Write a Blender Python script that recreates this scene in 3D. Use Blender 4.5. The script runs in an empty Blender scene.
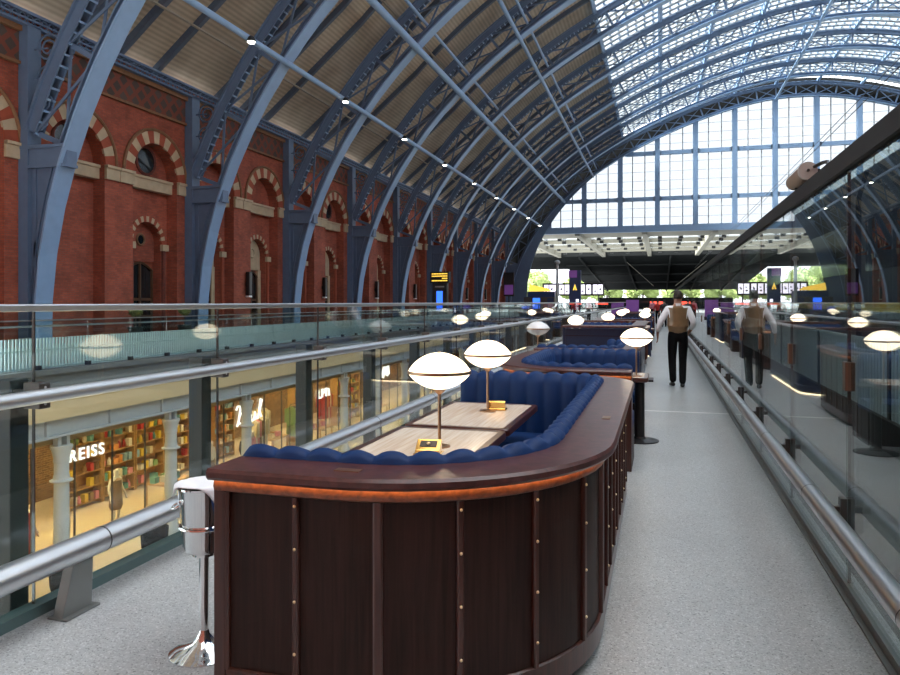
import bpy, bmesh, math, random
from mathutils import Vector, Matrix
random.seed(7)
PI = math.pi
scene = bpy.context.scene
COL = scene.collection

# ------------------------------------------------------------------ materials
def node_mat(name):
    m = bpy.data.materials.new(name); m.use_nodes = True
    nt = m.node_tree
    return m, nt, nt.nodes, nt.links, nt.nodes['Principled BSDF']

def pmat(name, col, rough=.5, metal=0., noise=.0, nscale=8., spec=None, sheen=0., coat=0., bump=0., stretch=None):
    m, nt, N, L, b = node_mat(name)
    b.inputs['Roughness'].default_value = rough
    b.inputs['Metallic'].default_value = metal
    if spec is not None: b.inputs['Specular IOR Level'].default_value = spec
    if sheen:
        b.inputs['Sheen Weight'].default_value = sheen; b.inputs['Sheen Roughness'].default_value = .4
        b.inputs['Sheen Tint'].default_value = (min(1, col[0]*4+.1), min(1, col[1]*4+.1), min(1, col[2]*4+.1), 1)
    if coat:
        b.inputs['Coat Weight'].default_value = coat; b.inputs['Coat Roughness'].default_value = .12
    tc = N.new('ShaderNodeTexCoord'); tx = N.new('ShaderNodeTexNoise'); mp = N.new('ShaderNodeMapping')
    L.new(tc.outputs['Object'], mp.inputs['Vector']); L.new(mp.outputs['Vector'], tx.inputs['Vector'])
    if stretch: mp.inputs['Scale'].default_value = stretch
    tx.inputs['Scale'].default_value = nscale; tx.inputs['Detail'].default_value = 4
    mx = N.new('ShaderNodeMix'); mx.data_type = 'RGBA'
    k = max(noise, .02)
    mx.inputs['A'].default_value = (col[0]*(1-k), col[1]*(1-k), col[2]*(1-k), 1)
    mx.inputs['B'].default_value = (min(1, col[0]*(1+k)), min(1, col[1]*(1+k)), min(1, col[2]*(1+k)), 1)
    L.new(tx.outputs['Fac'], mx.inputs['Factor']); L.new(mx.outputs['Result'], b.inputs['Base Color'])
    if bump:
        bp = N.new('ShaderNodeBump'); bp.inputs['Strength'].default_value = bump; bp.inputs['Distance'].default_value = .01
        L.new(tx.outputs['Fac'], bp.inputs['Height']); L.new(bp.outputs['Normal'], b.inputs['Normal'])
    return m

def emat(name, col, strength):
    m, nt, N, L, b = node_mat(name)
    b.inputs['Base Color'].default_value = (*col, 1)
    b.inputs['Emission Color'].default_value = (*col, 1)
    b.inputs['Emission Strength'].default_value = strength
    return m

def glass_mat(name, tint, f0=.04, power=5., haze=0., grey=(.8, .85, .85), gloss=(1, 1, 1)):
    m = bpy.data.materials.new(name); m.use_nodes = True
    nt = m.node_tree; N, L = nt.nodes, nt.links
    N.remove(N['Principled BSDF']); out = N['Material Output']
    tr = N.new('ShaderNodeBsdfTransparent'); tr.inputs['Color'].default_value = (*tint, 1)
    gl = N.new('ShaderNodeBsdfGlossy'); gl.inputs['Roughness'].default_value = 0.0; gl.inputs['Color'].default_value = (*gloss, 1)
    lw = N.new('ShaderNodeLayerWeight'); lw.inputs['Blend'].default_value = .5
    pw = N.new('ShaderNodeMath'); pw.operation = 'POWER'; pw.inputs[1].default_value = power
    mr = N.new('ShaderNodeMapRange'); mr.inputs['To Min'].default_value = f0; mr.inputs['To Max'].default_value = 1
    mix = N.new('ShaderNodeMixShader')
    L.new(lw.outputs['Facing'], pw.inputs[0]); L.new(pw.outputs[0], mr.inputs['Value']); L.new(mr.outputs['Result'], mix.inputs['Fac'])
    src = tr
    if haze:
        df = N.new('ShaderNodeBsdfTranslucent'); df.inputs['Color'].default_value = (*grey, 1)
        m2 = N.new('ShaderNodeMixShader'); m2.inputs['Fac'].default_value = haze
        L.new(tr.outputs[0], m2.inputs[1]); L.new(df.outputs[0], m2.inputs[2]); src = m2
    L.new(src.outputs[0], mix.inputs[1]); L.new(gl.outputs[0], mix.inputs[2]); L.new(mix.outputs[0], out.inputs['Surface'])
    return m

def brick_mat(name, c1, c2, mortar, var=.35):
    m, nt, N, L, b = node_mat(name)
    b.inputs['Roughness'].default_value = .85
    tc = N.new('ShaderNodeTexCoord'); sp = N.new('ShaderNodeSeparateXYZ'); cb = N.new('ShaderNodeCombineXYZ'); ad = N.new('ShaderNodeMath')
    L.new(tc.outputs['Object'], sp.inputs[0])
    L.new(sp.outputs['X'], ad.inputs[0]); L.new(sp.outputs['Y'], ad.inputs[1])
    L.new(ad.outputs[0], cb.inputs['X']); L.new(sp.outputs['Z'], cb.inputs['Y'])
    br = N.new('ShaderNodeTexBrick'); br.inputs['Scale'].default_value = 1
    br.inputs['Brick Width'].default_value = .23; br.inputs['Row Height'].default_value = .077; br.inputs['Mortar Size'].default_value = .008
    br.inputs['Color1'].default_value = (*c1, 1); br.inputs['Color2'].default_value = (*c2, 1); br.inputs['Mortar'].default_value = (*mortar, 1)
    L.new(cb.outputs[0], br.inputs['Vector'])
    nz = N.new('ShaderNodeTexNoise'); nz.inputs['Scale'].default_value = .9; nz.inputs['Detail'].default_value = 6; nz.inputs['Roughness'].default_value = .7
    L.new(tc.outputs['Object'], nz.inputs['Vector'])
    mr = N.new('ShaderNodeMapRange'); mr.inputs['From Min'].default_value = .3; mr.inputs['From Max'].default_value = .7
    mr.inputs['To Min'].default_value = 1-var; mr.inputs['To Max'].default_value = 1+var
    L.new(nz.outputs['Fac'], mr.inputs['Value'])
    mul = N.new('ShaderNodeVectorMath'); mul.operation = 'SCALE'
    L.new(br.outputs['Color'], mul.inputs[0]); L.new(mr.outputs['Result'], mul.inputs['Scale'])
    L.new(mul.outputs['Vector'], b.inputs['Base Color'])
    return m

def wood_mat(name, c1, c2, scale=(30, 30, 1.5), rough=.3, coat=.3, spec=.5):
    m, nt, N, L, b = node_mat(name)
    b.inputs['Roughness'].default_value = rough; b.inputs['Specular IOR Level'].default_value = spec; b.inputs['Coat Weight'].default_value = coat; b.inputs['Coat Roughness'].default_value = .2
    tc = N.new('ShaderNodeTexCoord'); mp = N.new('ShaderNodeMapping'); mp.inputs['Scale'].default_value = scale
    nz = N.new('ShaderNodeTexNoise'); nz.inputs['Scale'].default_value = 2.2; nz.inputs['Detail'].default_value = 7; nz.inputs['Distortion'].default_value = .6
    L.new(tc.outputs['Object'], mp.inputs['Vector']); L.new(mp.outputs['Vector'], nz.inputs['Vector'])
    cr = N.new('ShaderNodeValToRGB'); cr.color_ramp.elements[0].position = .32; cr.color_ramp.elements[1].position = .68
    cr.color_ramp.elements[0].color = (*c1, 1); cr.color_ramp.elements[1].color = (*c2, 1)
    L.new(nz.outputs['Fac'], cr.inputs['Fac']); L.new(cr.outputs['Color'], b.inputs['Base Color'])
    bp = N.new('ShaderNodeBump'); bp.inputs['Strength'].default_value = .12; bp.inputs['Distance'].default_value = .004
    L.new(nz.outputs['Fac'], bp.inputs['Height']); L.new(bp.outputs['Normal'], b.inputs['Normal'])
    return m

def terrazzo_mat():
    m, nt, N, L, b = node_mat('terrazzo')
    tc = N.new('ShaderNodeTexCoord')
    vo = N.new('ShaderNodeTexVoronoi'); vo.inputs['Scale'].default_value = 150
    v2 = N.new('ShaderNodeTexNoise'); v2.inputs['Scale'].default_value = 1.1; v2.inputs['Detail'].default_value = 5
    L.new(tc.outputs['Object'], vo.inputs['Vector']); L.new(tc.outputs['Object'], v2.inputs['Vector'])
    sp = N.new('ShaderNodeSeparateColor'); L.new(vo.outputs['Color'], sp.inputs[0])
    cr = N.new('ShaderNodeValToRGB'); e = cr.color_ramp.elements
    e[0].position = 0; e[0].color = (.165, .17, .17, 1); e[1].position = .12; e[1].color = (.375, .385, .39, 1)
    x = e.new(.8); x.color = (.43, .44, .445, 1); x = e.new(1.); x.color = (.60, .61, .615, 1)
    L.new(sp.outputs[0], cr.inputs['Fac'])
    mr = N.new('ShaderNodeMapRange'); mr.inputs['To Min'].default_value = .82; mr.inputs['To Max'].default_value = 1.16
    L.new(v2.outputs['Fac'], mr.inputs['Value'])
    mul = N.new('ShaderNodeVectorMath'); mul.operation = 'SCALE'
    L.new(cr.outputs['Color'], mul.inputs[0]); L.new(mr.outputs['Result'], mul.inputs['Scale'])
    L.new(mul.outputs['Vector'], b.inputs['Base Color'])
    b.inputs['Roughness'].default_value = .36
    return m

def stripe_mat(name, c1, c2, axis='Z', scale=14, rough=.8, var=.2):
    m, nt, N, L, b = node_mat(name); b.inputs['Roughness'].default_value = rough
    tc = N.new('ShaderNodeTexCoord'); wv = N.new('ShaderNodeTexWave'); wv.bands_direction = axis; wv.inputs['Scale'].default_value = scale
    wv.inputs['Distortion'].default_value = .3
    nz = N.new('ShaderNodeTexNoise'); nz.inputs['Scale'].default_value = .6; nz.inputs['Detail'].default_value = 5
    L.new(tc.outputs['Object'], wv.inputs['Vector']); L.new(tc.outputs['Object'], nz.inputs['Vector'])
    mx = N.new('ShaderNodeMix'); mx.data_type = 'RGBA'; mx.inputs['A'].default_value = (*c1, 1); mx.inputs['B'].default_value = (*c2, 1)
    L.new(wv.outputs['Fac'], mx.inputs['Factor'])
    mr = N.new('ShaderNodeMapRange'); mr.inputs['To Min'].default_value = 1-var*2; mr.inputs['To Max'].default_value = 1+var*2
    L.new(nz.outputs['Fac'], mr.inputs['Value'])
    mul = N.new('ShaderNodeVectorMath'); mul.operation = 'SCALE'
    L.new(mx.outputs['Result'], mul.inputs[0]); L.new(mr.outputs['Result'], mul.inputs['Scale']); L.new(mul.outputs['Vector'], b.inputs['Base Color'])
    return m

def diaper_mat():
    m, nt, N, L, b = node_mat('diaper_frieze'); b.inputs['Roughness'].default_value = .85
    tc = N.new('ShaderNodeTexCoord'); mp = N.new('ShaderNodeMapping'); mp.inputs['Rotation'].default_value = (PI/4, 0, 0)
    ck = N.new('ShaderNodeTexBrick'); ck.offset = 0
    sp = N.new('ShaderNodeSeparateXYZ'); cb = N.new('ShaderNodeCombineXYZ')
    L.new(tc.outputs['Object'], mp.inputs['Vector']); L.new(mp.outputs['Vector'], sp.inputs[0])
    L.new(sp.outputs['Y'], cb.inputs['X']); L.new(sp.outputs['Z'], cb.inputs['Y'])
    ck.inputs['Scale'].default_value = 1; ck.inputs['Brick Width'].default_value = .5; ck.inputs['Row Height'].default_value = .5; ck.inputs['Mortar Size'].default_value = .09
    ck.inputs['Color1'].default_value = (.055, .042, .036, 1); ck.inputs['Color2'].default_value = (.085, .07, .06, 1); ck.inputs['Mortar'].default_value = (.17, .05, .03, 1)
    L.new(cb.outputs[0], ck.inputs['Vector']); L.new(ck.outputs['Color'], b.inputs['Base Color'])
    return m

M = {}
M['brick'] = brick_mat('red_brick', (.37, .084, .042), (.26, .057, .031), (.19, .085, .06))
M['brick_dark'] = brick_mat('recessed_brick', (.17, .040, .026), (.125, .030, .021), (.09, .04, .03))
M['shop_brick'] = brick_mat('stock_brick', (.25, .13, .055), (.13, .065, .03), (.32, .23, .13), .4)
M['cream'] = pmat('cream_stone', (.46, .37, .24), .8, noise=.3, nscale=2.5)
M['cream_beam'] = pmat('cream_painted_beam', (.62, .50, .30), .7, noise=.2, nscale=1.2, stretch=(1, .3, 3))
M['redblock'] = pmat('red_voussoir', (.30, .065, .03), .8, noise=.25, nscale=4)
M['diaper'] = diaper_mat()
M['ornament'] = pmat('gilded_brown_moulding', (.20, .10, .045), .7, noise=.4, nscale=6)
M['blue'] = pmat('blue_iron_paint_lit', (.22, .35, .53), .45, noise=.10, nscale=3)  # lit tone of the blue paint, brightness of lit soffits put into the colour
M['blue_dark'] = pmat('blue_iron_paint_shaded', (.105, .165, .26), .5, noise=.15, nscale=3)  # same blue paint, shade of the rib sides painted in as a darker tone
M['deck'] = stripe_mat('roof_boarding', (.385, .33, .25), (.28, .24, .185), 'Z', 2.2, .85, .25)
M['rafter'] = pmat('dark_blue_grey_rafter', (.07, .10, .145), .6, noise=.2)
M['terrazzo'] = terrazzo_mat()
M['paving'] = pmat('beige_arcade_paving', (.55, .45, .31), .45, noise=.15, nscale=1.5)
M['platform'] = pmat('grey_platform_paving', (.34, .35, .36), .5, noise=.15, nscale=1.5)
M['ballast'] = pmat('dark_track_bed', (.05, .05, .05), .9, noise=.4, nscale=5)
M['plate'] = pmat('grey_steel_plate', (.20, .21, .205), .4, .5, noise=.08)
M['white_strip'] = pmat('pale_joint_strip', (.8, .8, .8), .4)
M['concrete'] = pmat('pale_platform_concrete', (.55, .54, .52), .8, noise=.1)
M['steel'] = pmat('brushed_stainless_steel', (.62, .63, .65), .36, 1., noise=.05, nscale=3, stretch=(20, .3, 20))
M['steel_dark'] = pmat('dark_bronzed_steel', (.10, .095, .09), .35, .8, noise=.1)
M['chrome'] = pmat('polished_chrome', (.82, .83, .84), .06, 1.)
M['brass'] = pmat('polished_brass', (.72, .48, .17), .2, 1., noise=.08)
M['bronze'] = pmat('satin_bronze', (.46, .29, .185), .35, 1., noise=.1)
M['bronze_dark'] = pmat('dark_bronze', (.17, .115, .085), .35, .9, noise=.1)
M['brass_stud'] = pmat('pale_brass_stud', (.85, .68, .42), .3, .7)
M['mahogany'] = wood_mat('dark_mahogany', (.016, .0072, .006), (.040, .0165, .0125), (22, 22, 1.1), .5, .04, .22)
M['mahogany_red'] = wood_mat('reddish_mahogany', (.036, .010, .007), (.075, .021, .013), (22, 22, 1.1), .3, .3)
M['counter'] = wood_mat('varnished_counter_mahogany', (.046, .0125, .011), (.105, .031, .027), (9, 9, 9), .34, .25)
M['band'] = wood_mat('glowing_cherry_band', (.13, .040, .016), (.30, .095, .036), (14, 14, 14), .35, .2)
M['velvet'] = pmat('royal_blue_velvet', (.0025, .025, .105), .6, noise=.15, nscale=9, sheen=.03, spec=.25)
M['navy'] = pmat('navy_lacquered_panel', (.011, .021, .056), .38, noise=.15, nscale=2, coat=.2)
M['travertine'] = wood_mat('veined_travertine', (.72, .57, .44), (.90, .80, .68), (26, 1.0, 1), .22, .4)
M['opal'] = emat('lit_opal_glass', (1., .82, .58), .85)
M['opal_off'] = pmat('unlit_opal_glass', (.78, .80, .80), .2, noise=.02)
M['led'] = emat('warm_led_strip', (1., .60, .28), 2.3)
M['led_white'] = emat('warm_white_floor_light', (1., .80, .52), .8)
M['spot'] = emat('white_spotlight_lens', (1., .95, .82), 8.)
M['black'] = pmat('black_metal', (.012, .012, .013), .4, noise=.1)
M['rail_black'] = pmat('matt_black_capping', (.006, .006, .007), .7)
M['post'] = pmat('dark_green_grey_post', (.024, .034, .033), .6, noise=.1)
M['glass_edge'] = pmat('teal_glass_edge', (.10, .165, .165), .2)
M['glass_near'] = glass_mat('balustrade_glass', (.90, .95, .94), .035, 4.2)
M['glass_far'] = glass_mat('green_balustrade_glass', (.87, .93, .93), .045, 4.2)
M['glass_wall'] = glass_mat('dark_tinted_screen_glass', (.76, .83, .83), .08, 5.6)
M['glass_roof'] = glass_mat('roof_glazing', (.92, .94, .95), .03, 5)
M['glass_gable'] = glass_mat('gable_glazing', (.27, .28, .29), .03, 5)
M['glass_shop'] = glass_mat('shopfront_glass', (.94, .94, .92), .03, 5)
M['glass_dark'] = pmat('dark_window_glass', (.014, .018, .02), .08)
M['frame_wood'] = pmat('brown_window_frame', (.09, .045, .022), .5, noise=.2)
M['slat'] = pmat('pale_teal_slat', (.62, .72, .735), .4, noise=.08)
M['ledge'] = pmat('grey_painted_ledge', (.13, .145, .15), .6, noise=.1)
M['beam_grey'] = pmat('grey_painted_girder', (.40, .43, .44), .6, noise=.08)
M['column'] = pmat('pale_grey_cast_iron', (.50, .54, .54), .5, noise=.06)
M['white'] = pmat('white_cotton', (.80, .81, .84), .8, noise=.04, nscale=20)
M['tan_satin'] = pmat('tan_satin_waistcoat', (.19, .115, .055), .35, noise=.25, nscale=12, sheen=.2)
M['trouser'] = pmat('black_trouser_wool', (.005, .005, .006), .85, spec=.15)
M['skin'] = pmat('warm_skin', (.42, .22, .15), .55, noise=.08)
M['hair'] = pmat('dark_brown_hair', (.018, .011, .008), .7, noise=.3, nscale=30)
M['tan_shell'] = pmat('tan_painted_metal', (.19, .125, .085), .5, noise=.12)
M['pale_cap'] = pmat('pale_grey_cap', (.40, .37, .34), .5)
M['plinth'] = pmat('black_kick_plinth', (.010, .009, .009), .5)
M['train'] = pmat('dark_train_paint', (.016, .022, .030), .35, noise=.1)
M['train_yellow'] = pmat('yellow_train_stripe', (.62, .42, .03), .4)
M['leaf'] = pmat('yellow_green_leaves', (.19, .25, .075), .8, noise=.5, nscale=1.4)  # pale yellow-green foliage, mottled by noise
M['bark'] = pmat('tree_bark', (.10, .07, .05), .9, noise=.3)
M['canopy_cream'] = pmat('cream_canopy_steel', (.28, .26, .21), .7, noise=.1)
M['canopy_glass'] = glass_mat('frosted_canopy_glass', (.44, .47, .47), .03, 5)
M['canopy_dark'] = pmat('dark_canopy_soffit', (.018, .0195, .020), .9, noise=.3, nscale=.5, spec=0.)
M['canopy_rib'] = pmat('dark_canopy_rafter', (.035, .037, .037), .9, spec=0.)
M['navy_sign'] = pmat('navy_sign_panel', (.010, .035, .13), .4)
M['purple'] = emat('purple_poster', (.20, .07, .30), .06)
M['screen_blue'] = emat('blue_lit_screen', (.03, .14, .95), .5)
M['screen_white'] = emat('white_lit_display', (.88, .84, 1.), .42)
M['screen_amber'] = emat('amber_lit_display', (1., .62, .08), .30)
M['red_light'] = emat('red_lit_sign', (1., .10, .06), .4)
M['shop_light'] = emat('warm_shop_ceiling_light', (1., .74, .36), 13.)
M['sign_white'] = emat('white_lit_lettering', (1., .98, .92), .33)
M['shop_wood'] = pmat('honey_shelf_wood', (.42, .24, .085), .55, noise=.2)
M['shop_ceiling'] = pmat('warm_shop_ceiling', (.40, .29, .15), .8)
for k, c in dict(red=(.42, .02, .02), cream=(.66, .58, .42), dark=(.05, .045, .05), teal=(.10, .30, .28), green=(.18, .30, .12),
                 orange=(.60, .24, .05), yellow=(.70, .50, .05), pink=(.70, .25, .30), brown=(.25, .15, .07), sky=(.25, .42, .55), offwhite=(.72, .69, .60), denim=(.14, .17, .20)).items():
    M['c_'+k] = pmat('goods_'+k, c, .7, noise=.12)

# ------------------------------------------------------------------ mesh builder
class MB:
    def __init__(s): s.v = []; s.f = []; s.mi = []; s.m = 0
    def add(s, vs, fs):
        o = len(s.v); s.v += [tuple(p) for p in vs]
        for f in fs: s.f.append(tuple(i+o for i in f)); s.mi.append(s.m)
    def box(s, x0, x1, y0, y1, z0, z1):
        s.add([(x0,y0,z0),(x1,y0,z0),(x1,y1,z0),(x0,y1,z0),(x0,y0,z1),(x1,y0,z1),(x1,y1,z1),(x0,y1,z1)],
              [(0,3,2,1),(4,5,6,7),(0,1,5,4),(1,2,6,5),(2,3,7,6),(3,0,4,7)])
    def beam(s, p, q, w, h, up=(0,0,1)):
        p, q = Vector(p), Vector(q); d = (q-p)
        if d.length < 1e-6: return
        d.normalize(); u = Vector(up)
        a = d.cross(u)
        if a.length < 1e-4: a = d.cross(Vector((1,0,0)))
        a.normalize(); b = a.cross(d).normalized()
        a *= w/2; b *= h/2
        vs = [p-a-b, p+a-b, p+a+b, p-a+b, q-a-b, q+a-b, q+a+b, q-a+b]
        s.add(vs, [(0,1,2,3),(7,6,5,4),(0,4,5,1),(1,5,6,2),(2,6,7,3),(3,7,4,0)])
    def tube(s, pts, r, n=10, cap=True):
        pts = [Vector(p) for p in pts]; rs = r if isinstance(r, (list, tuple)) else [r]*len(pts)
        prev = None; rings = []
        for i, p in enumerate(pts):
            if i == 0: d = pts[1]-p
            elif i == len(pts)-1: d = p-pts[-2]
            else: d = (pts[i+1]-p).normalized()+(p-pts[i-1]).normalized()
            d.normalize()
            if prev is None:
                a = d.cross(Vector((0,0,1)))
                if a.length < .01: a = d.cross(Vector((1,0,0)))
            else: a = prev - d*prev.dot(d)
            a.normalize(); prev = a; b = d.cross(a)
            rings.append([p+(a*math.cos(2*PI*k/n)+b*math.sin(2*PI*k/n))*rs[i] for k in range(n)])
        o = [v for rg in rings for v in rg]
        fs = [(i*n+k, i*n+(k+1)%n, (i+1)*n+(k+1)%n, (i+1)*n+k) for i in range(len(pts)-1) for k in range(n)]
        if cap: fs += [tuple(range(n))[::-1], tuple(range((len(pts)-1)*n, len(pts)*n))]
        s.add(o, fs)
    def lathe(s, prof, n=24, c=(0,0,0)):
        o = []; fs = []
        for r, z in prof:
            for k in range(n): o.append((c[0]+max(r,1e-4)*math.cos(2*PI*k/n), c[1]+max(r,1e-4)*math.sin(2*PI*k/n), c[2]+z))
        for i in range(len(prof)-1):
            for k in range(n): fs.append((i*n+k, i*n+(k+1)%n, (i+1)*n+(k+1)%n, (i+1)*n+k))
        fs += [tuple(range(n))[::-1], tuple(range((len(prof)-1)*n, len(prof)*n))]
        s.add(o, fs)
    def ell(s, c, rx, ry, rz, nu=14, nv=8):
        o = []; fs = []
        for j in range(nv+1):
            t = PI*j/nv
            for k in range(nu):
                a = 2*PI*k/nu; q = max(math.sin(t), 1e-4)
                o.append((c[0]+rx*q*math.cos(a), c[1]+ry*q*math.sin(a), c[2]-rz*math.cos(t)))
        for j in range(nv):
            for k in range(nu): fs.append((j*nu+k, j*nu+(k+1)%nu, (j+1)*nu+(k+1)%nu, (j+1)*nu+k))
        s.add(o, fs)
    def prism(s, poly, axis, a, b):
        n = len(poly)
        def P(u, w, t):
            return {'x': (t,u,w), 'y': (u,t,w), 'z': (u,w,t)}[axis]
        vs = [P(u,w,a) for u,w in poly]+[P(u,w,b) for u,w in poly]
        s.add(vs, [tuple(range(n))[::-1], tuple(range(n,2*n))]+[(i,(i+1)%n,n+(i+1)%n,n+i) for i in range(n)])
    def grid(s, rows, closed=False, caps=False):
        n = len(rows[0]); o = [p for r in rows for p in r]; fs = []
        for i in range(len(rows)-1):
            for k in range(n if closed else n-1):
                fs.append((i*n+k, i*n+(k+1)%n, (i+1)*n+(k+1)%n, (i+1)*n+k))
        if caps: fs += [tuple(range(n))[::-1], tuple(range((len(rows)-1)*n, len(rows)*n))]
        s.add(o, fs)
    def build(s, name, mat, parent=None, smooth=0., loc=None, bevel=0.):
        me = bpy.data.meshes.new(name); me.from_pydata(s.v, [], s.f)
        mats = mat if isinstance(mat, (list, tuple)) else [mat]
        for m in mats: me.materials.append(m)
        me.polygons.foreach_set('material_index', s.mi)
        bm = bmesh.new(); bm.from_mesh(me); bmesh.ops.recalc_face_normals(bm, faces=bm.faces[:]); bm.to_mesh(me); bm.free()
        if smooth:
            me.polygons.foreach_set('use_smooth', [True]*len(me.polygons)); me.set_sharp_from_angle(angle=math.radians(smooth))
        o = bpy.data.objects.new(name, me); COL.objects.link(o)
        if parent: o.parent = parent
        if loc: o.location = loc
        if bevel:
            md = o.modifiers.new('edge', 'BEVEL'); md.width = bevel; md.segments = 2; md.limit_method = 'ANGLE'
        return o

def tag(o, label, cat, group=None, kind=None):
    o['label'] = label; o['category'] = cat
    if group: o['group'] = group
    if kind: o['kind'] = kind
    return o
def thing(name, label, cat, loc=(0,0,0), rz=0, group=None, kind=None):
    o = bpy.data.objects.new(name, None); COL.objects.link(o); o.location = loc; o.rotation_euler = (0,0,rz); o.empty_display_size = .1
    return tag(o, label, cat, group, kind)
def kids(o): return list(o.children)
def copy_tree(o, parent=None):
    c = o.copy(); COL.objects.link(c)
    if parent: c.parent = parent
    for ch in kids(o): copy_tree(ch, c)
    return c
def dup(root, loc, label, rz=None, group=None):
    r = copy_tree(root); r.location = loc; r['label'] = label
    if rz is not None: r.rotation_euler = (0,0,rz)
    if group: r['group'] = group
    return r
ORD = ['first','second','third','fourth','fifth','sixth','seventh','eighth','ninth','tenth','eleventh','twelfth','thirteenth','fourteenth','fifteenth','sixteenth','seventeenth','eighteenth']

# ------------------------------------------------------------------ shed profile
XA = 16.6; CF = [-6.5673, 25.751, -28.9145, 1.5058, 36.7856]
def soffit(t):                       # t 0 (left springing) .. PI (right springing)
    m = t if t <= PI/2 else PI-t
    r = 0
    for c in CF: r = r*m+c
    x = XA-r*math.cos(m); z = r*math.sin(m)
    return (x if t <= PI/2 else 2*XA-x, z)
def prof(t, off):
    e = .004; p = soffit(max(0, t-e)); q = soffit(min(PI, t+e)); d = Vector((q[0]-p[0], q[1]-p[1])).normalized()
    s = soffit(t); return (s[0]-d.y*off, s[1]+d.x*off)
def t_of_x(x, off=0):
    a, b = 0, PI
    for _ in range(50):
        m = (a+b)/2
        if prof(m, off)[0] < x: a = m
        else: b = m
    return a
def t_of_z(z):
    a, b = 0, PI/2
    for _ in range(50):
        m = (a+b)/2
        if soffit(m)[1] < z: a = m
        else: b = m
    return a
RY0, BAY = 19.7, 8.95
RIBS = [RY0+BAY*k for k in range(10)]
WX = -21.0
YB, YE = -12., 100.4          # shed extent built

# ------------------------------------------------------------------ setting: floors
def struct(o, label, cat='building'):
    return tag(o, label, cat, kind='structure')
def sbox(name, b, mat, label, cat, **k):
    mb = MB(); mb.box(*b); return struct(mb.build(name, mat, **k), label, cat)

VEND = 78.
sbox('floor', (-3.12, 1.06, -4, VEND, -.35, 0), M['terrazzo'], 'pale speckled terrazzo walkway floor of the bar terrace', 'floor')
sbox('floor.001', (-60, -13.75, YB, VEND, -.3, 0), M['platform'], 'grey paved platform beyond the far balustrade', 'floor')
sbox('floor.002', (-60, 80, VEND+.01, 300, -.35, 0), M['platform'], 'grey concourse floor under the far canopy', 'floor')
sbox('floor.003', (1.07, 7.5, YB, VEND, -1.1, -.45), M['ballast'], 'dark track bed behind the glass wall', 'floor')
sbox('floor.005', (7.5, 54, YB, VEND, -.6, -.0), M['concrete'], 'pale concrete platforms across the train shed', 'floor')
sbox('floor.004', (-21.0, -2.9, -4, VEND, -5.6, -5.3), M['paving'], 'beige paved lower arcade floor', 'floor')
sbox('trim_1', (-3.0, .94, 10.68, 10.74, -.01, .003), M['white_strip'], 'bright joint strip across the walkway floor', 'trim')
sbox('wall_void', (-3.02, -2.96, -4, VEND, -5.3, -.36), M['platform'], 'grey wall under the walkway edge', 'wall')
sbox('wall_end', (-21, -3.1, VEND-.2, VEND, -5.3, -.36), M['shop_brick'], 'brick end wall of the lower arcade', 'wall')
sbox('wall_back', (-22, 55, YB-1.5, YB-1, -5.3, 30), M['brick'], 'brick wall at the near end of the train shed', 'wall')
sbox('wall_far_right', (54, 54.6, YB, 100, -1, 13), M['brick'], 'brick side wall across the train shed', 'wall')

# ------------------------------------------------------------------ left brick wall with arcades
def arch_pts(yc, w, zs, n=16):
    return [(yc-w*math.cos(PI*i/n), zs+w*math.sin(PI*i/n)) for i in range(n+1)]
def arch_panel(mb, X, y0, y1, zb, zt, yc, w, zs, back=None):
    A = arch_pts(yc, w, zs); n = len(A)-1
    T = [(y0+(y1-y0)*i/n, zt) for i in range(n+1)]
    P = lambda p: (X, p[0], p[1])
    mb.add([P((y0,zb)),P((yc-w,zb)),P((yc-w,zs)),P((y0,zs))], [(0,1,2,3)])
    mb.add([P((yc+w,zb)),P((y1,zb)),P((y1,zs)),P((yc+w,zs))], [(0,1,2,3)])
    mb.add([P((y0,zs)),P(A[0]),P(T[0])], [(0,1,2)]); mb.add([P(A[n]),P((y1,zs)),P(T[n])], [(0,1,2)])
    for i in range(n): mb.add([P(A[i]),P(A[i+1]),P(T[i+1]),P(T[i])], [(0,1,2,3)])
    if back is not None:
        O = [(yc-w, zb)]+A+[(yc+w, zb)]
        for i in range(len(O)-1):
            a, b = O[i], O[i+1]; mb.add([(X,*a),(X,*b),(back,*b),(back,*a)], [(0,1,2,3)])
def ring(mb, X0, X1, yc, zs, r0, r1, n, mats, legs=0.):
    # alternating voussoirs; mats = (slot a, slot b)
    for i in range(n):
        a0, a1 = PI*i/n, PI*(i+1)/n
        mb.m = mats[i % 2]
        q = [(yc-r*math.cos(a), zs+r*math.sin(a)) for r, a in ((r0,a0),(r1,a0),(r1,a1),(r0,a1))]
        mb.prism(q, 'x', X0, X1)
    mb.m = 0
HB = []          # (half-bay y0, y1, centre)
for k in range(-1, 9):
    y = RY0+BAY*k
    HB += [(y, y+4.475, y+2.3), (y+4.475, y+BAY, y+6.72)]
RB = WX-.55; RB2 = RB-.45
w = MB()
for i, (a, b, c) in enumerate(HB):
    arch_panel(w, WX, a, b, -.3, 11.5, c, 1.42, 7.0, RB)
    if i <= 2: w.add([(RB,c-1.5,-.3),(RB,c+1.5,-.3),(RB,c+1.5,8.6),(RB,c-1.5,8.6)], [(0,1,2,3)]); continue
    arch_panel(w, RB, c-1.5, c+1.5, -.3, 8.6, c+.1, .92, 4.15, RB2)
    w.add([(RB2,c-1.2,-.3),(RB2,c+1.2,-.3),(RB2,c+1.2,5.3),(RB2,c-1.2,5.3)], [(0,1,2,3)])
wl = struct(w.build('wall_left', M['brick']), 'tall red brick wall with two tiers of round arches', 'wall')
mb = MB()
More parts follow.
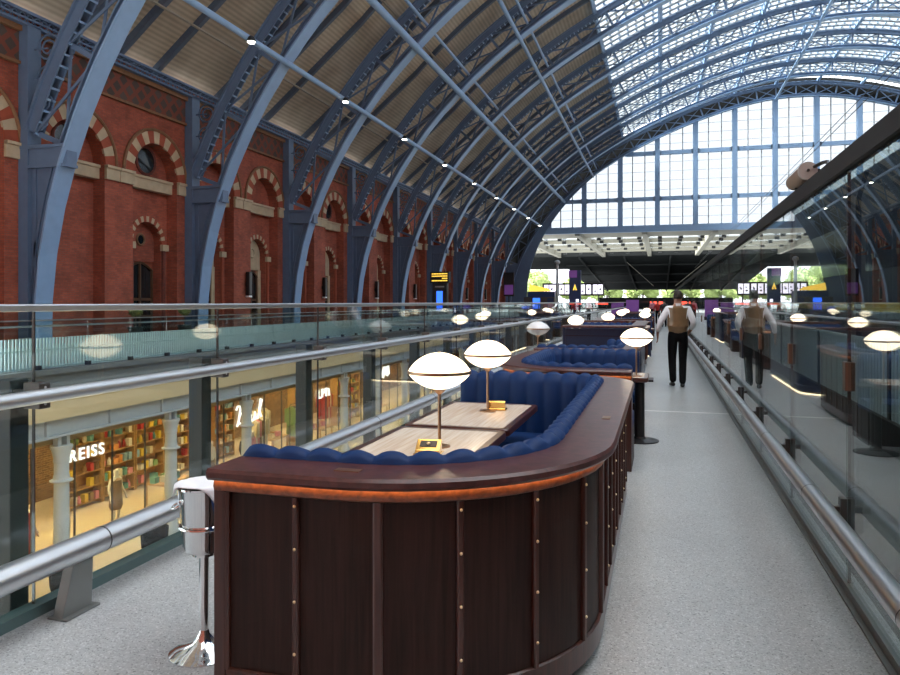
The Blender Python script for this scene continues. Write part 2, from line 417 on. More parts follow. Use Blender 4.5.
for i, (a, b, c) in enumerate(HB): mb.box(WX-.02, WX+.1, a+.02, c-1.42, 6.42, 6.92); mb.box(WX-.02, WX+.1, c+1.42, b-.02, 6.42, 6.92); mb.box(RB, RB+.30, c-1.42, c+1.42, 6.42, 6.92)
for i, (a, b, c) in enumerate(HB): mb.box(WX-.02, WX+.16, a+.02, c-1.42, 6.86, 6.97); mb.box(WX-.02, WX+.16, c+1.42, b-.02, 6.86, 6.97); mb.box(RB, RB+.36, c-1.42, c+1.42, 6.86, 6.97)
mb.build('string_course', M['cream'], wl)
mb = MB(); mb.box(WX-.01, WX+.05, RIBS[0]-BAY, YE-.6, 9.75, 10.95); mb.build('frieze', M['diaper'], wl)
mb = MB(); mb.box(WX, WX+.14, RIBS[0]-BAY, YE-.6, 9.66, 9.76); mb.box(WX, WX+.2, RIBS[0]-BAY, YE-.6, 10.78, 10.97); mb.build('moulding', M['ornament'], wl)
mb = MB()                                                     # pierced blue iron cresting under the roof
y = RIBS[0]-BAY
while y < YE-1:
    mb.beam((WX+.34, y, 11.2), (WX+.34, y+.30, 11.2), .05, .06); mb.tube([(WX+.34, y+.15+.13*math.cos(q), 11.2+.15*math.sin(q)) for q in [PI*j/4 for j in range(9)]], .028, 4, False); y += .30
mb.box(WX, WX+.42, RIBS[0]-BAY, YE-.6, 10.96, 11.04); mb.box(WX, WX+.42, RIBS[0]-BAY, YE-.6, 11.36, 11.46)
mb.build('iron_cresting', M['blue_dark'], wl)
wn = 2
for i, (a, b, c) in enumerate(HB):
    mb = MB(); ring(mb, WX-.05, WX+.05, c, 7.0, 1.42, 1.95, 15, (1, 0)); mb.build('arch_surround', [M['cream'], M['redblock']], wl)
    mb = MB(); A = arch_pts(c, 2.0, 7.0); mb.tube([(WX+.06, *p) for p in A], .07, 6); mb.build('hood_mould', M['ornament'], wl)
    if i < 4 or i in (7, 11):
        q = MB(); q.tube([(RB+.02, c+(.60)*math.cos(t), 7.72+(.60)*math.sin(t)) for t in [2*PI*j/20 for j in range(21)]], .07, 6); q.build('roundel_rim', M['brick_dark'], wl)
        q = MB(); q.prism([(c+.58*math.cos(2*PI*j/20), 7.72+.58*math.sin(2*PI*j/20)) for j in range(20)], 'x', RB+.005, RB+.03); q.build('roundel_pane', M['glass_dark'], wl)
    if i <= 2: continue                                       # plain brick below the first arches
    mb = MB(); ring(mb, RB-.05, RB+.05, c+.1, 4.15, .92, 1.16, 19, (1, 0)); mb.build('arch_surround', [M['cream'], M['redblock']], wl)
    for s in (-1, 1):                                         # capitals and slim jamb shafts of the lower arch
        q = MB(); q.box(RB, RB+.16, c+.1+s*1.07-.2, c+.1+s*1.07+.2, 3.85, 4.13); q.build('capital', M['cream'], wl)
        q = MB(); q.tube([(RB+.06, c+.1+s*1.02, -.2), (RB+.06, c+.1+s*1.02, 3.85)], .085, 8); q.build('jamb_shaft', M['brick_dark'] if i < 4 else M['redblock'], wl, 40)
    stone = i >= 4
    tm = MB(); A = arch_pts(c+.1, .90, 4.15); tm.prism([(c-.8, 3.35)]+A+[(c+1.0, 3.35)], 'x', RB2, RB2+.1); tm.build('tympanum', M['cream'] if stone else M['brick'], wl)
    q = MB(); q.tube([(RB2+.13, c+.1+.24*math.cos(t), 4.3+.24*math.sin(t)) for t in [2*PI*j/16 for j in range(17)]], .05, 6); q.build('roundel_rim', M['cream'] if stone else M['ornament'], wl)
    q = MB(); q.prism([(c+.1+.23*math.cos(2*PI*j/16), 4.3+.23*math.sin(2*PI*j/16)) for j in range(16)], 'x', RB2+.1, RB2+.125); q.build('roundel_pane', M['cream'] if stone else M['glass_dark'], wl)
    # arched timber window below the tympanum
    if stone:
        q = MB(); q.box(RB2, RB2+.16, c-.8, c-.52, -.2, 3.35); q.box(RB2, RB2+.16, c+.72, c+1.0, -.2, 3.35); q.build('window_jamb', M['cream'], wl)
    wr = thing('window_%d' % wn, 'arched timber window below the brick arch, %s arch from the left' % ORD[min(17, max(0, i-1))], 'window', (RB2, c+.1, 0), kind='structure'); wn += 1
    hw = .62 if stone else .8
    top = [(-hw+2*hw*j/10, 2.95+.34*math.sin(PI*j/10)) for j in range(11)]
    p = MB(); p.prism([(-hw, .0)]+top+[(hw, .0)], 'x', .02, .05); p.build('pane', M['glass_dark'], wr)
    f = MB()
    for yy in (-hw+.04, 0, hw-.04): f.box(.05, .12, yy-.045, yy+.045, 0, 3.0+(.26 if yy == 0 else 0))
    f.box(.05, .12, -hw, hw, 1.62, 1.74); f.box(.05, .12, -hw, hw, .9, .98)
    f.tube([(.09, *t) for t in top], .055, 5); f.build('window_frame', M['frame_wood'], wr)

# ------------------------------------------------------------------ roof
ceil = thing('ceiling', 'curved timber boarded roof of the train shed between blue iron ribs', 'ceiling', kind='structure')
DO = 2.42
XG = -4.6
tA = t_of_z(11.2); tG = t_of_x(XG-.3, DO)
def deck_side(mirror):
    t_s = t_of_x(-15.2, DO); pts = [(-21.7, 11.2)]+[prof(t_s+(tG-t_s)*i/26, DO) for i in range(0, 27)]
    if mirror: pts = [(2*XA-x, z) for x, z in pts]
    return pts
for mir in (False, True):
    lo = deck_side(mir); up = [(x, z+.18) for x, z in lo]
    mb = MB(); mb.prism(lo+up[::-1], 'y', YB, YE); mb.build('boarding', M['deck'], ceil)
def arcbox(mb, ts, o0, o1, y0, y1):
    rows = []
    for t in ts:
        a, b = prof(t, o0), prof(t, o1)
        rows.append([(a[0],y0,a[1]),(a[0],y1,a[1]),(b[0],y1,b[1]),(b[0],y0,b[1])])
    mb.grid(rows, True, True)
def tl(a, b, n): return [a+(b-a)*i/n for i in range(n+1)]
tW = t_of_z(11.8)
for k in range(-1, 9):                                        # three common rafters in every bay
    for j in (1, 2, 3):
        y = RY0+BAY*k+BAY*j/4
        lo = deck_side(False)[0:]; mb = MB(); mb.prism([(x, z+.01) for x, z in lo]+[(x, z-.36) for x, z in lo[::-1]], 'y', y-.11, y+.11); mb.build('rafter', M['rafter'], ceil)
def purlin(x, off, r=None, y0=None, mat='blue_dark', w=.2, h=.32):
    t = t_of_x(x, off); px, pz = prof(t, off); y0 = YB if y0 is None else y0
    mb = MB()
    if r: mb.tube([(px, y0, pz), (px, YE-.3, pz)], r, 10)
    else:
        n1 = Vector(prof(t, off+1))-Vector(prof(t, off)); mb.beam((px, y0, pz), (px, YE-.3, pz), w, h, (n1.x, 0, n1.y))
    mb.build('purlin', M[mat], ceil, 40)
for x, r in ((-15.8, .13), (-12.7, .19), (-8.75, .13), (14.2, .14)): purlin(x, -.2 if r > .15 else -.1, r, mat='blue')
for x in (-4.75, 0, 4.6, 9.3, 14.2, 19.1, 24, 28.8, 33.4, 38.): purlin(x, 1.95, mat='blue', w=.26, h=.34)
for x in (-12.7, -8.75): purlin(x+.45, .5, .09, mat='blue')
mb = MB()                                                     # light cable trays under the boards
for x, z in ((-18.6, 13.05), (-13.9, prof(t_of_x(-13.9, DO-.42), DO-.42)[1]), (-9.5, prof(t_of_x(-9.5, DO-.42), DO-.42)[1])): mb.beam((x, YB, z), (x, YE-.5, z), .12, .06)
mb.build('cable_tray', M['canopy_cream'], ceil)
# glazed crown of the roof
tg0, tg1 = t_of_x(XG-.2, DO), PI-t_of_x(XG-.2, DO)
roofw = thing('window_1', 'glazed crown of the arched roof with blue glazing bars', 'roof window', kind='structure')
mb = MB(); y = RIBS[0]-1.12*4
while y < YE-.4:
    arcbox(mb, tl(tg0, tg1, 34), DO-.05, DO+.22, y-.23, y+.23); y += 1.118
mb.build('ridge_bar', M['beam_grey'], roofw)
mb = MB()
for t in tl(tg0, tg1, 60):
    p = prof(t, DO+.12); mb.beam((p[0], RIBS[0]-5, p[1]), (p[0], YE-.4, p[1]), .13, .14)
mb.build('glazing_bar', M['blue'], roofw)
mb = MB(); mb.grid([[(*[prof(t, DO+.3)[0]], y, prof(t, DO+.3)[1]) for t in tl(tg0, tg1, 34)] for y in (YB, YE-.2)]); mb.build('pane', M['glass_roof'], roofw)

# iron ribs
t0 = t_of_z(6.75)
for k, Y in enumerate(RIBS):
    nm = 'far end iron rib framing the glazed gable screen' if k == 9 else 'blue iron lattice roof rib springing from the brick wall, %s rib from the left' % ORD[k]
    rib = thing('roof_rib', nm, 'roof rib', (0, Y, 0), group='iron roof ribs')
    mb = MB(); arcbox(mb, tl(0, PI, 72), 0, .07, -.36, .36); mb.build('soffit_flange', M['blue'], rib)
    mb = MB(); arcbox(mb, tl(t0, PI-t0, 64), .07, .34, -.14, .14); arcbox(mb, tl(t0, PI-t0, 64), .3, .36, -.26, .26)
    mb.build('lower_chord', M['blue_dark'], rib)
    mb = MB(); arcbox(mb, tl(t0, PI-t0, 64), 1.84, 1.92, -.3, .3); arcbox(mb, tl(t0, PI-t0, 64), 1.5, 1.84, -.2, -.13); arcbox(mb, tl(t0, PI-t0, 64), 1.5, 1.84, .13, .2)
    P3 = lambda t, o, y: (prof(t, o)[0], y, prof(t, o)[1])
    if k < 7:                                                 # ladder rungs of the open outer chord
        mb.m = 1
        for t in tl(t0, t_of_x(-3), 64): mb.beam(P3(t, 1.44, 0), P3(t, 1.52, 0), .34, .07, (0,0,1))
    mb.build('upper_chord', [M['blue_dark'], M['blue']], rib)
    nseg = 34; mb = MB(); ts = tl(t0, PI-t0, nseg)
    P3 = lambda t, o, y: (prof(t, o)[0], y, prof(t, o)[1])
    for i, t in enumerate(ts):
        mb.beam(P3(t, .2, 0), P3(t, 1.7, 0), .17, .12, (0,1,0))
        if i < nseg:
            mb.beam(P3(t, .3, .05), P3(ts[i+1], 1.6, .05), .1, .05, (0,1,0)); mb.beam(P3(t, 1.6, -.05), P3(ts[i+1], .3, -.05), .1, .05, (0,1,0))
    mb.build('lattice_web', M['blue_dark'], rib)
    if k < 6:
        mb = MB()                                             # iron scrolls between post and outer chord
        for zc, rr in ((7.6,.22),(8.35,.34),(9.2,.45),(10.2,.5)):
            xc = WX+.5+rr
            mb.tube([(xc+rr*(1-j/40)*math.cos(j*.42), 0, zc+rr*(1-j/40)*math.sin(j*.42)) for j in range(30)], .035, 5)
            mb.beam((WX+.3, 0, zc), (xc, 0, zc), .04, .05)
        mb.build('spandrel_scroll', M['blue_dark'], rib)
    for sgn in (0, 1):
        X_ = lambda x: x if not sgn else 2*XA-x
        ts = tl(0, t0, 8)
        mb = MB(); mb.prism([(X_(WX+.02), 0)]+[(X_(prof(t, .05)[0]), prof(t, .05)[1]) for t in ts]+[(X_(WX+.02), 6.75)], 'y', -.1, .1); mb.build('column_plate', M['blue_dark'], rib)
        mb = MB(); x0, x1 = sorted((X_(WX+.02), X_(WX+.42))); mb.box(x0, x1, -.28, .28, 0, 11.0); mb.build('wall_post', M['blue_dark'], rib)
        mb = MB(); a = X_(prof(t0, .3)[0]); x0, x1 = sorted((X_(WX+.02), a+(.25 if not sgn else -.25)))
        mb.box(x0, x1, -.27, .27, 6.1, 6.2); mb.box(x0, x1, -.22, .22, 6.2, 6.75); mb.box(x0, x1, -.30, .30, 6.75, 6.86); mb.build('capital_band', M['blue_dark'], rib)
        mb = MB()
        rows = []
        for t in ts: s = prof(t, .42); rows.append([(X_(s[0]), -.16, s[1]), (X_(s[0]), .16, s[1]), (X_(s[0]-.09), .16, s[1]), (X_(s[0]-.09), -.16, s[1])])
        mb.grid(rows, True, True); x0, x1 = sorted((X_(WX+.55), X_(WX+.64))); mb.box(x0, x1, -.16, .16, 0, 6.3); mb.build('stiffener', M['blue_dark'], rib)

# spotlights on the lowest pipe
sp0 = None
for k in range(9):
    t = t_of_x(-15.8, -.1); p = prof(t, -.1); loc = (p[0]+.18, 25.3+8.95*k-(.0 if k else .0), p[1]-.12)
    if sp0 is None:
        sp0 = thing('spotlight', '', 'light', loc, group='white spotlights on the lowest roof pipe')
        q = MB(); q.lathe([(.06,.16),(.13,.10),(.17,-.02),(.17,-.08),(.15,-.08)], 12); q.build('housing', M['black'], sp0)
        q = MB(); q.ell((0,0,-.09), .15, .15, .05, 12, 6); q.build('lens', M['spot'], sp0)
        o = sp0
    else: o = copy_tree(sp0); o.location = loc
    o['label'] = 'small white spotlight on the lowest blue roof pipe, %s along from the left' % ORD[k]

# ------------------------------------------------------------------ gable screen
gab = thing('window_0', 'huge white glazed gable screen with blue mullions under the arch', 'window', (0, YE, 0), kind='structure')
mull = [XA+2.42+4.84*i for i in range(-8, 7)]
def ztop(x):
    t = t_of_x(x, 0); return soffit(t)[1]
GZ0 = 11.75; tr = [15.4, 21.5]
mb = MB()
for x in mull:
    z = ztop(x)+.2
    if z > GZ0: mb.box(x-.32, x+.32, -.25, .25, GZ0, z)
mb.build('mullion', M['blue'], gab)
mb = MB()
for z in tr:
    xl = soffit(t_of_z(z))[0]; mb.box(xl-.2, 2*XA-xl+.2, -.2, .2, z-.26, z+.26)
xl = soffit(t_of_z(GZ0))[0]; mb.box(xl-.6, 2*XA-xl+.6, -.35, .35, GZ0-.75, GZ0+.1); mb.build('transom', M['blue'], gab)
mb = MB()
for i in range(len(mull)-1):
    for z in tr:                                               # little corner brackets at each crossing
        if ztop(mull[i]) > z: mb.box(mull[i]-.42, mull[i]+.42, -.22, .22, z-.42, z+.42) if False else mb.beam((mull[i]-.5, -.1, z), (mull[i]+.5, -.1, z), .2, .62)
    for j in (1, 2):
        x = mull[i]+4.84*j/3; zt = ztop(x)
        if zt > GZ0: mb.box(x-.065, x+.065, -.08, .08, GZ0, zt)
z = GZ0+1.2
while z < 27:
    xl = soffit(t_of_z(z))[0]; mb.box(xl, 2*XA-xl, -.02, .02, z-.017, z+.017); z += 1.22
mb.build('glazing_bar', M['beam_grey'], gab)
mb = MB()
N_ = 60; a = xl = soffit(t_of_z(GZ0))[0]; xs = [xl+(2*XA-2*xl)*i/N_ for i in range(N_+1)]
mb.grid([[(x, .04, GZ0) for x in xs], [(x, .04, max(GZ0, ztop(x))) for x in xs]]); mb.build('pane', M['glass_gable'], gab)
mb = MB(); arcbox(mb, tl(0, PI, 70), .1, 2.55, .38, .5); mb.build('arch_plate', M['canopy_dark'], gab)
for sgn in (0, 1):                                             # end infill between arch and roof boards
    up = [(-22., 0), (-22., 11.8)]+[(x, z+.15) for x, z in deck_side(False) if -21 < x < -8]
    tb = t_of_x(up[-1][0], 2.3); poly = up+[prof(t, 2.3) for t in tl(tb, 0, 24)]
    if sgn: poly = [(2*XA-x, z) for x, z in poly]
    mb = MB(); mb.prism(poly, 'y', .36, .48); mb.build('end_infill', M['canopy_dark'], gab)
for sgn in (0, 1):                                             # solid spandrel plates narrowing the screen at its haunches
    mb = MB(); rows = []
    for t in tl(0, t_of_z(19), 24):
        u = max(0, 1-soffit(t)[1]/19); a, b_ = prof(t, .15), prof(t, -.1-2.4*u)
        if sgn: a, b_ = (2*XA-a[0], a[1]), (2*XA-b_[0], b_[1])
        rows.append([(a[0],-.42,a[1]),(a[0],-.32,a[1]),(b_[0],-.32,b_[1]),(b_[0],-.42,b_[1])])
    mb.grid(rows, True, True); mb.build('spandrel_plate', M['blue_dark'], gab)
mb = MB(); xl = soffit(t_of_z(6.5))[0]
# ------------------------------------------------------------------ far canopy beyond the gable
can = thing('ceiling.001', 'low flat canopy roof beyond the gable with pale skylights', 'ceiling', kind='structure')
CZ = 11.1
mb = MB(); mb.box(-36, 60, 101, 109, CZ, CZ+.7)
for y in (119, 130, 140): mb.box(-36, 60, y-.35, y+.35, CZ, CZ+.6)
x = -29.
while x < 60: mb.box(x-.35, x+.35, 101, 150, CZ-.35, CZ+.6); x += 9.0
mb.build('beam', M['canopy_cream'], can)
mb = MB(); mb.add([(-36,109,CZ+.4),(60,109,CZ+.4),(60,149,CZ+.4),(-36,149,CZ+.4)], [(0,1,2,3)]); mb.build('pane', M['canopy_glass'], can)
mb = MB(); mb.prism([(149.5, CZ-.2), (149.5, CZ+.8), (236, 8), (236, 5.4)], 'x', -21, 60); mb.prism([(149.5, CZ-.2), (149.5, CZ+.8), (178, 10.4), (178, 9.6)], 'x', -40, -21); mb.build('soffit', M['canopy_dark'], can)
mb = MB(); x = -16.
while x < 58: mb.beam((x, 150, CZ-.35), (x, 235, 5.2), .35, .5); x += 9.0
for y, z in ((165, 10.1), (185, 8.7), (205, 7.3)): mb.box(-20.5, 59, y-.2, y+.2, z-.45, z)
mb.build('rafter', M['canopy_rib'], can)
mb = MB()
for x0, x1 in ((-7, -1.5), (9.5, 3.5), (24, 18)): mb.beam((x0, 160, 10.3), (x1, 178, 5.4), .09, .09)
mb.build('tie_rod', M['canopy_cream'], can)
mb = MB()
for y in (112.5, 118, 125, 134, 143):
    x = -33.
    while x < 50: mb.box(x-.3, x+.3, y-.3, y+.3, CZ-.1, CZ+.35); x += 3.0
mb.build('light_fitting', M['black'], can)
for x, y in ((15, 150),):
    c = thing('canopy_column', 'slim pale canopy column right of the waiter, under the far canopy', 'column', (x, y, 0))
    q = MB(); q.tube([(0,0,0),(0,0,(CZ-.3 if y < 180 else 8.4))], [.3,.2], 10); q.build('shaft', M['canopy_cream'], c, 40)
    q = MB(); q.box(-.4,.4,-.4,.4,0,.12); q.build('base_plate', M['canopy_cream'], c)

# ------------------------------------------------------------------ near left balustrade
GX = -3.0
bal = thing('glass_balustrade', 'tall clear glass balustrade with steel handrail along the left edge of the walkway', 'balustrade', (GX, 0, 0))
seams = [2.87+1.555*k for k in range(-4, 48)]
for k in range(len(seams)-1):
    a, b = seams[k], seams[k+1]
    mb = MB(); mb.box(-.01, .01, a+.006, b-.006, .03, 1.52); mb.build('pane', M['glass_near'], bal)
    mb = MB(); mb.box(-.20, -.09, a-.055, a+.055, -.34, 1.17); mb.box(-.10, -.012, a-.04, a+.04, 1.04, 1.12); mb.build('post', M['post'], bal, bevel=.006)
    mb = MB(); mb.box(-.0105, .004, a-.0035, a+.0035, .03, 1.51); mb.build('seam', M['black'], bal)
    mb = MB(); mb.box(-.035, .07, a-.034, a+.034, 1.03, 1.16); c = mb.build('clamp', M['steel_dark'], bal, bevel=.006)
    if k < 12:
        for zz in (1.055, 1.135):
            q = MB(); q.ell((.070, a, zz), .004, .008, .008, 8, 4); q.build('screw', M['steel'], c)
ya, yb = seams[0], seams[-1]
mb = MB(); mb.box(-.03, .03, ya, yb, 1.512, 1.55); mb.build('top_cap', M['steel'], bal, bevel=.008)
mb = MB(); mb.tube([(.075, ya, 1.095), (.075, yb, 1.095)], .036, 16); mb.build('handrail', M['steel'], bal, 50)
mb = MB(); mb.box(-.035, .045, ya, yb, 0, .055); mb.build('base_channel', M['glass_edge'], bal)
rail = thing('floor_rail', 'thick brushed steel tube rail on plate feet low along the left glass', 'rail', (-2.83, 0, 0))
mb = MB(); mb.tube([(0, ya, .31), (0, yb, .31)], .066, 18); mb.build('tube', M['steel'], rail, 50)
for k in range(-2, 34):
    y = 2.95+1.9*k
    mb = MB(); mb.prism([(y-.11, 0), (y+.085, 0), (y+.095, .27), (y-.03, .27)], 'x', -.03, .03); mb.box(-.06, .06, y-.11, y+.11, 0, .012); mb.build('foot', M['plate'], rail, bevel=.004)
    mb = MB(); mb.tube([(0, y+.18, .31), (0, y+.188, .31)], .0675, 18); mb.build('joint', M['steel_dark'], rail)

# ------------------------------------------------------------------ right glass wall
GR = .97
wr_ = thing('wall_right', 'tall dark reflective glass screen along the right side of the walkway', 'wall', (GR, 0, 0), kind='structure')
rs = [4.3+1.75*k for k in range(-4, 37)]
for k in range(len(rs)-1):
    a, b = rs[k], rs[k+1]
    mb = MB(); mb.box(-.01, .01, a+.005, b-.005, .05, 2.27); mb.build('pane', M['glass_wall'], wr_)
    mb = MB(); mb.box(-.004, .0105, a-.004, a+.004, .05, 2.27); mb.build('seam', M['black'], wr_)
    if k % 2 == 0 or k < 9:
        mb = MB(); mb.box(-.024, .024, a-.034, a+.034, 1.085, 1.24); mb.build('clamp', M['bronze_dark'], wr_, bevel=.005)
mb = MB(); mb.box(-.03, .03, rs[0], rs[-1], 2.27, 2.37); mb.build('top_rail', M['rail_black'], wr_)
mb = MB(); mb.box(-.022, .022, rs[0], rs[-1], 0, .055); mb.box(-.05, -.022, rs[0], rs[-1], 0, .012); mb.build('base_channel', M['plate'], wr_)
hr = thing('handrail', 'low polished steel tube handrail bracketed to the right glass wall', 'rail', (.84, 0, 0))
mb = MB(); mb.tube([(0, rs[0], .45), (0, rs[-1], .45)], .05, 18); mb.build('tube', M['steel'], hr, 50)
for a in rs[1:-1]:
    mb = MB(); mb.box(.0, .118, a-.018, a+.018, .435, .465); mb.box(.085, .118, a-.026, a+.026, .33, .51); mb.build('bracket', M['steel_dark'], hr, bevel=.004)
    mb = MB(); mb.tube([(0, a+.3, .45), (0, a+.306, .45)], .0508, 18); mb.build('joint', M['steel_dark'], hr)
spk = thing('floodlight', 'tan cylindrical floodlight with pale end cap mounted on top of the right glass wall', 'light', (GR, 5.25, 2.37))
mb = MB(); mb.tube([(-.03, .0, .06), (-.03, .50, .06)], .056, 20); mb.build('housing', M['tan_shell'], spk, 40)
mb = MB(); mb.tube([(-.03, -.015, .06), (-.03, .02, .06)], .059, 20); mb.build('end_cap', M['pale_cap'], spk, 40)
mb = MB(); mb.beam((.03, .0, .07), (.03, .0, 0), .012, .03); mb.tube([(-.03, -.014, .06), (-.03, -.03, .06)], .01, 8); mb.box(-.045,-.02,.38,.42,-.002,.02); mb.build('bracket', M['black'], spk)
mb = MB(); mb.tube([(.0, .0, .08), (.05, -.06, .10), (.05, -.2, .08), (.03, -.32, .02), (.02, -.35, .0)], .012, 6); mb.build('cable', M['black'], spk, 40)

# beyond the glass: slatted fence, parked train, overhead wires
fen = thing('slat_fence', 'pale teal slatted fence seen through the right glass wall', 'fence', (3.0, 0, -.45))
for j in range(16):
    y0 = 2+4.5*j; mb = MB(); y = y0
    while y < y0+4.5-.01: mb.box(-.02, .02, y, y+.085, .42, 1.42); y += .15
    mb.build('slat_panel', M['slat'], fen)
    mb = MB(); mb.box(-.04, .0, y0-.05, y0+.05, 0, 1.45); mb.build('post', M['post'], fen)
mb = MB(); mb.box(-.03, .03, 2, 74, 1.42, 1.47); mb.box(.02, .05, 2, 74, .5, .56); mb.box(.02, .05, 2, 74, 1.28, 1.34); mb.build('rail', M['slat'], fen)
mb = MB(); mb.box(-.09, .06, 2, 74, 0, .42); mb.build('kerb', M['ballast'], fen)
trn = thing('train', 'dark train with a yellow waist stripe standing behind the right glass wall', 'train', (4.9, 0, -.45))
sec = [(-1.35,.9),(-1.4,1.5),(-1.4,3.9),(-1.25,4.45),(-.8,4.75),(.8,4.75),(1.25,4.45),(1.4,3.9),(1.4,1.5),(1.35,.9)]
for c in range(4):
    y0 = -4+19*c; mb = MB(); mb.prism(sec, 'y', y0, y0+18.6); cb = mb.build('carriage', M['train'], trn)
    q = MB(); q.box(-1.43,-1.40, y0+.4, y0+18.2, 2.55, 3.5); q.build('window_band', M['glass_dark'], cb)
    q = MB(); q.box(-1.425,-1.40, y0+.1, y0+18.5, 1.85, 2.0); q.build('stripe', M['train_yellow'], cb)
    for yy in (y0+2.5, y0+15.5):
        q = MB()
        for dy in (-1.2, 1.2): q.prism([(yy+dy+.45*math.cos(t), .45+.45*math.sin(t)) for t in [2*PI*i/16 for i in range(16)]], 'x', -.75, -.6); q.prism([(yy+dy+.45*math.cos(t), .45+.45*math.sin(t)) for t in [2*PI*i/16 for i in range(16)]], 'x', .6, .75)
        q.box(-.9, .9, yy-1.6, yy+1.6, .5, .9); q.build('bogie', M['ballast'], cb)
mb = MB(); mb.box(-.35,.35,-4,72,4.75,4.8); mb.build('roof_ridge', M['train'], trn)
for i, (x, z) in enumerate(((4.4, 6.1), (5.0, 6.9), (6.4, 6.9))):
    mb = MB(); mb.tube([(x, YB, z), (x, 40, z-.08), (x, 70, z), (x, 100, z-.05)], .010, 5); tag(mb.build('overhead_wire', M['black']), 'thin black overhead wire crossing the gable, %s of three' % ('lowest', 'middle', 'right')[i], 'wire', 'overhead wires')

# ------------------------------------------------------------------ far side of the void
FX = -13.7
led = thing('trim_2', 'grey ledge and cream beam of the far platform edge', 'ledge', (FX, 0, 0), kind='structure')
mb = MB(); mb.box(-.3, .22, YB, VEND, -.12, 0); mb.box(-.3, .12, YB, VEND, -.62, -.12); mb.box(-.3, .18, YB, VEND, -.74, -.62); mb.build('ledge', M['ledge'], led)
mb = MB(); mb.box(-.35, .14, YB, VEND, -1.2, -.74); mb.build('cream_beam', M['cream_beam'], led)
mb = MB(); mb.box(-.30, -.02, YB, VEND, -1.58, -1.2); mb.box(-.38, .08, YB, VEND, -1.64, -1.58)
y = 9.4
while y < 70: mb.box(-.04, .05, y-.03, y+.03, -1.58, -1.2); y += 2.02
mb.build('girder', M['beam_grey'], led)
mb = MB(); mb.box(-21+13.7, -.3, YB, VEND, -1.85, -1.64); mb.build('soffit', M['shop_ceiling'], led)
fb = thing('balustrade', 'green glass balustrade with teal slats along the far side of the void', 'balustrade', (FX, 0, 0))
y = 7.2; j = 0
while y < VEND-1:
    mb = MB(); mb.box(-.01, .01, y+.008, y+1.492, .03, 1.12); mb.build('pane', M['glass_far'], fb)
    mb = MB(); mb.box(-.04, .07, y-.05, y+.05, -.22, .10); mb.build('bracket', M['black'], fb)
    mb = MB(); yy = y
    while yy < y+1.49: mb.box(-.14, -.11, yy, yy+.043, .0, .72); yy += .0938
    mb.box(-.12, -.10, y, y+1.5, .42, .46); mb.box(-.12, -.10, y, y+1.5, .02, .06)
    mb.build('slat_panel', M['slat'], fb); y += 1.5
mb = MB(); mb.box(-.03, .03, 7.2, y, 1.12, 1.15); mb.build('top_cap', M['steel'], fb)
mb = MB(); mb.tube([(-.09, 7.2, 1.0), (-.09, y, 1.0)], .025, 10); mb.build('handrail', M['steel'], fb, 50)

# cast iron columns and the lower arcade shops
cy = [5.95+4.04*k for k in range(18)]
col0 = None
for k, y in enumerate(cy):
    loc = (FX-.14, y, -5.3)
    if col0 is None:
        col0 = thing('iron_column', '', 'column', loc, group='iron columns of the lower arcade')
        q = MB(); q.lathe([(.26,0),(.26,.2),(.2,.3),(.185,.5),(.165,2.9),(.165,3.0)], 16); q.build('shaft', M['column'], col0, 40)
        q = MB(); q.lathe([(.17,2.52),(.26,2.55),(.265,2.58),(.19,2.61),(.17,2.72)], 16); q.build('collar', M['column'], col0, 40)
        q = MB(); q.lathe([(.165,2.99),(.185,3.05),(.175,3.1),(.22,3.3),(.25,3.36),(.25,3.42)], 16); q.build('capital', M['column'], col0, 40)
        for s in (-1, 1):
            q = MB(); q.box(-.08,.08,s*.13-.05,s*.13+.05,3.42,3.66); q.build('bearing_block', M['column'], col0)
        o = col0
    else: o = copy_tree(col0); o.location = loc
    o['label'] = 'pale grey cast iron column of the lower arcade, %s along from the left' % ORD[max(0,k-1)] if k else 'pale grey cast iron column outside the left edge of the picture'
SX = -14.75
for k in range(len(cy)-1):
    a, b = cy[k], cy[k+1]
    wn_ = thing('window_%d' % wn, 'shopfront glazing bay of the lower arcade, %s bay from the left' % ORD[k], 'window', (SX, a, -5.3), kind='structure'); wn += 1
    q = MB(); q.box(-.01,.01,.03,4.01,.1,3.6); q.build('pane', M['glass_shop'], wn_)
    q = MB()
    for yy in (.0, 1.35, 2.7): q.box(-.025,.025,yy-.015,yy+.015,0,3.6)
    q.box(-.03,.03,0,4.04,0,.1); q.build('window_frame', M['steel_dark'], wn_)
sbox('wall_shop', (-20.9, -20.5, -4, VEND, -5.3, -1.86), M['shop_brick'], 'warm lit brick back wall of the arcade shops', 'wall')
li = None; n_ = 0
for y in [8.8+2.7*i for i in range(18)]:
    for x in (-16.0, -18.6):
        if li is None:
            li = thing('ceiling_light', '', 'light', (x, y, -1.86), group='warm ceiling lights in the shops')
            q = MB(); q.box(-.30,.30,-.45,.45,-.05,0); q.build('housing', M['black'], li)
            q = MB(); q.box(-.26,.26,-.41,.41,-.07,-.05); q.build('diffuser', M['shop_light'], li); o = li
        else: o = copy_tree(li); o.location = (x, y, -1.86)
        o['label'] = 'warm rectangular shop ceiling light, %s row from the left, %s' % (ORD[n_//2], 'nearer the glass' if n_ % 2 == 0 else 'deeper in the shop'); n_ += 1
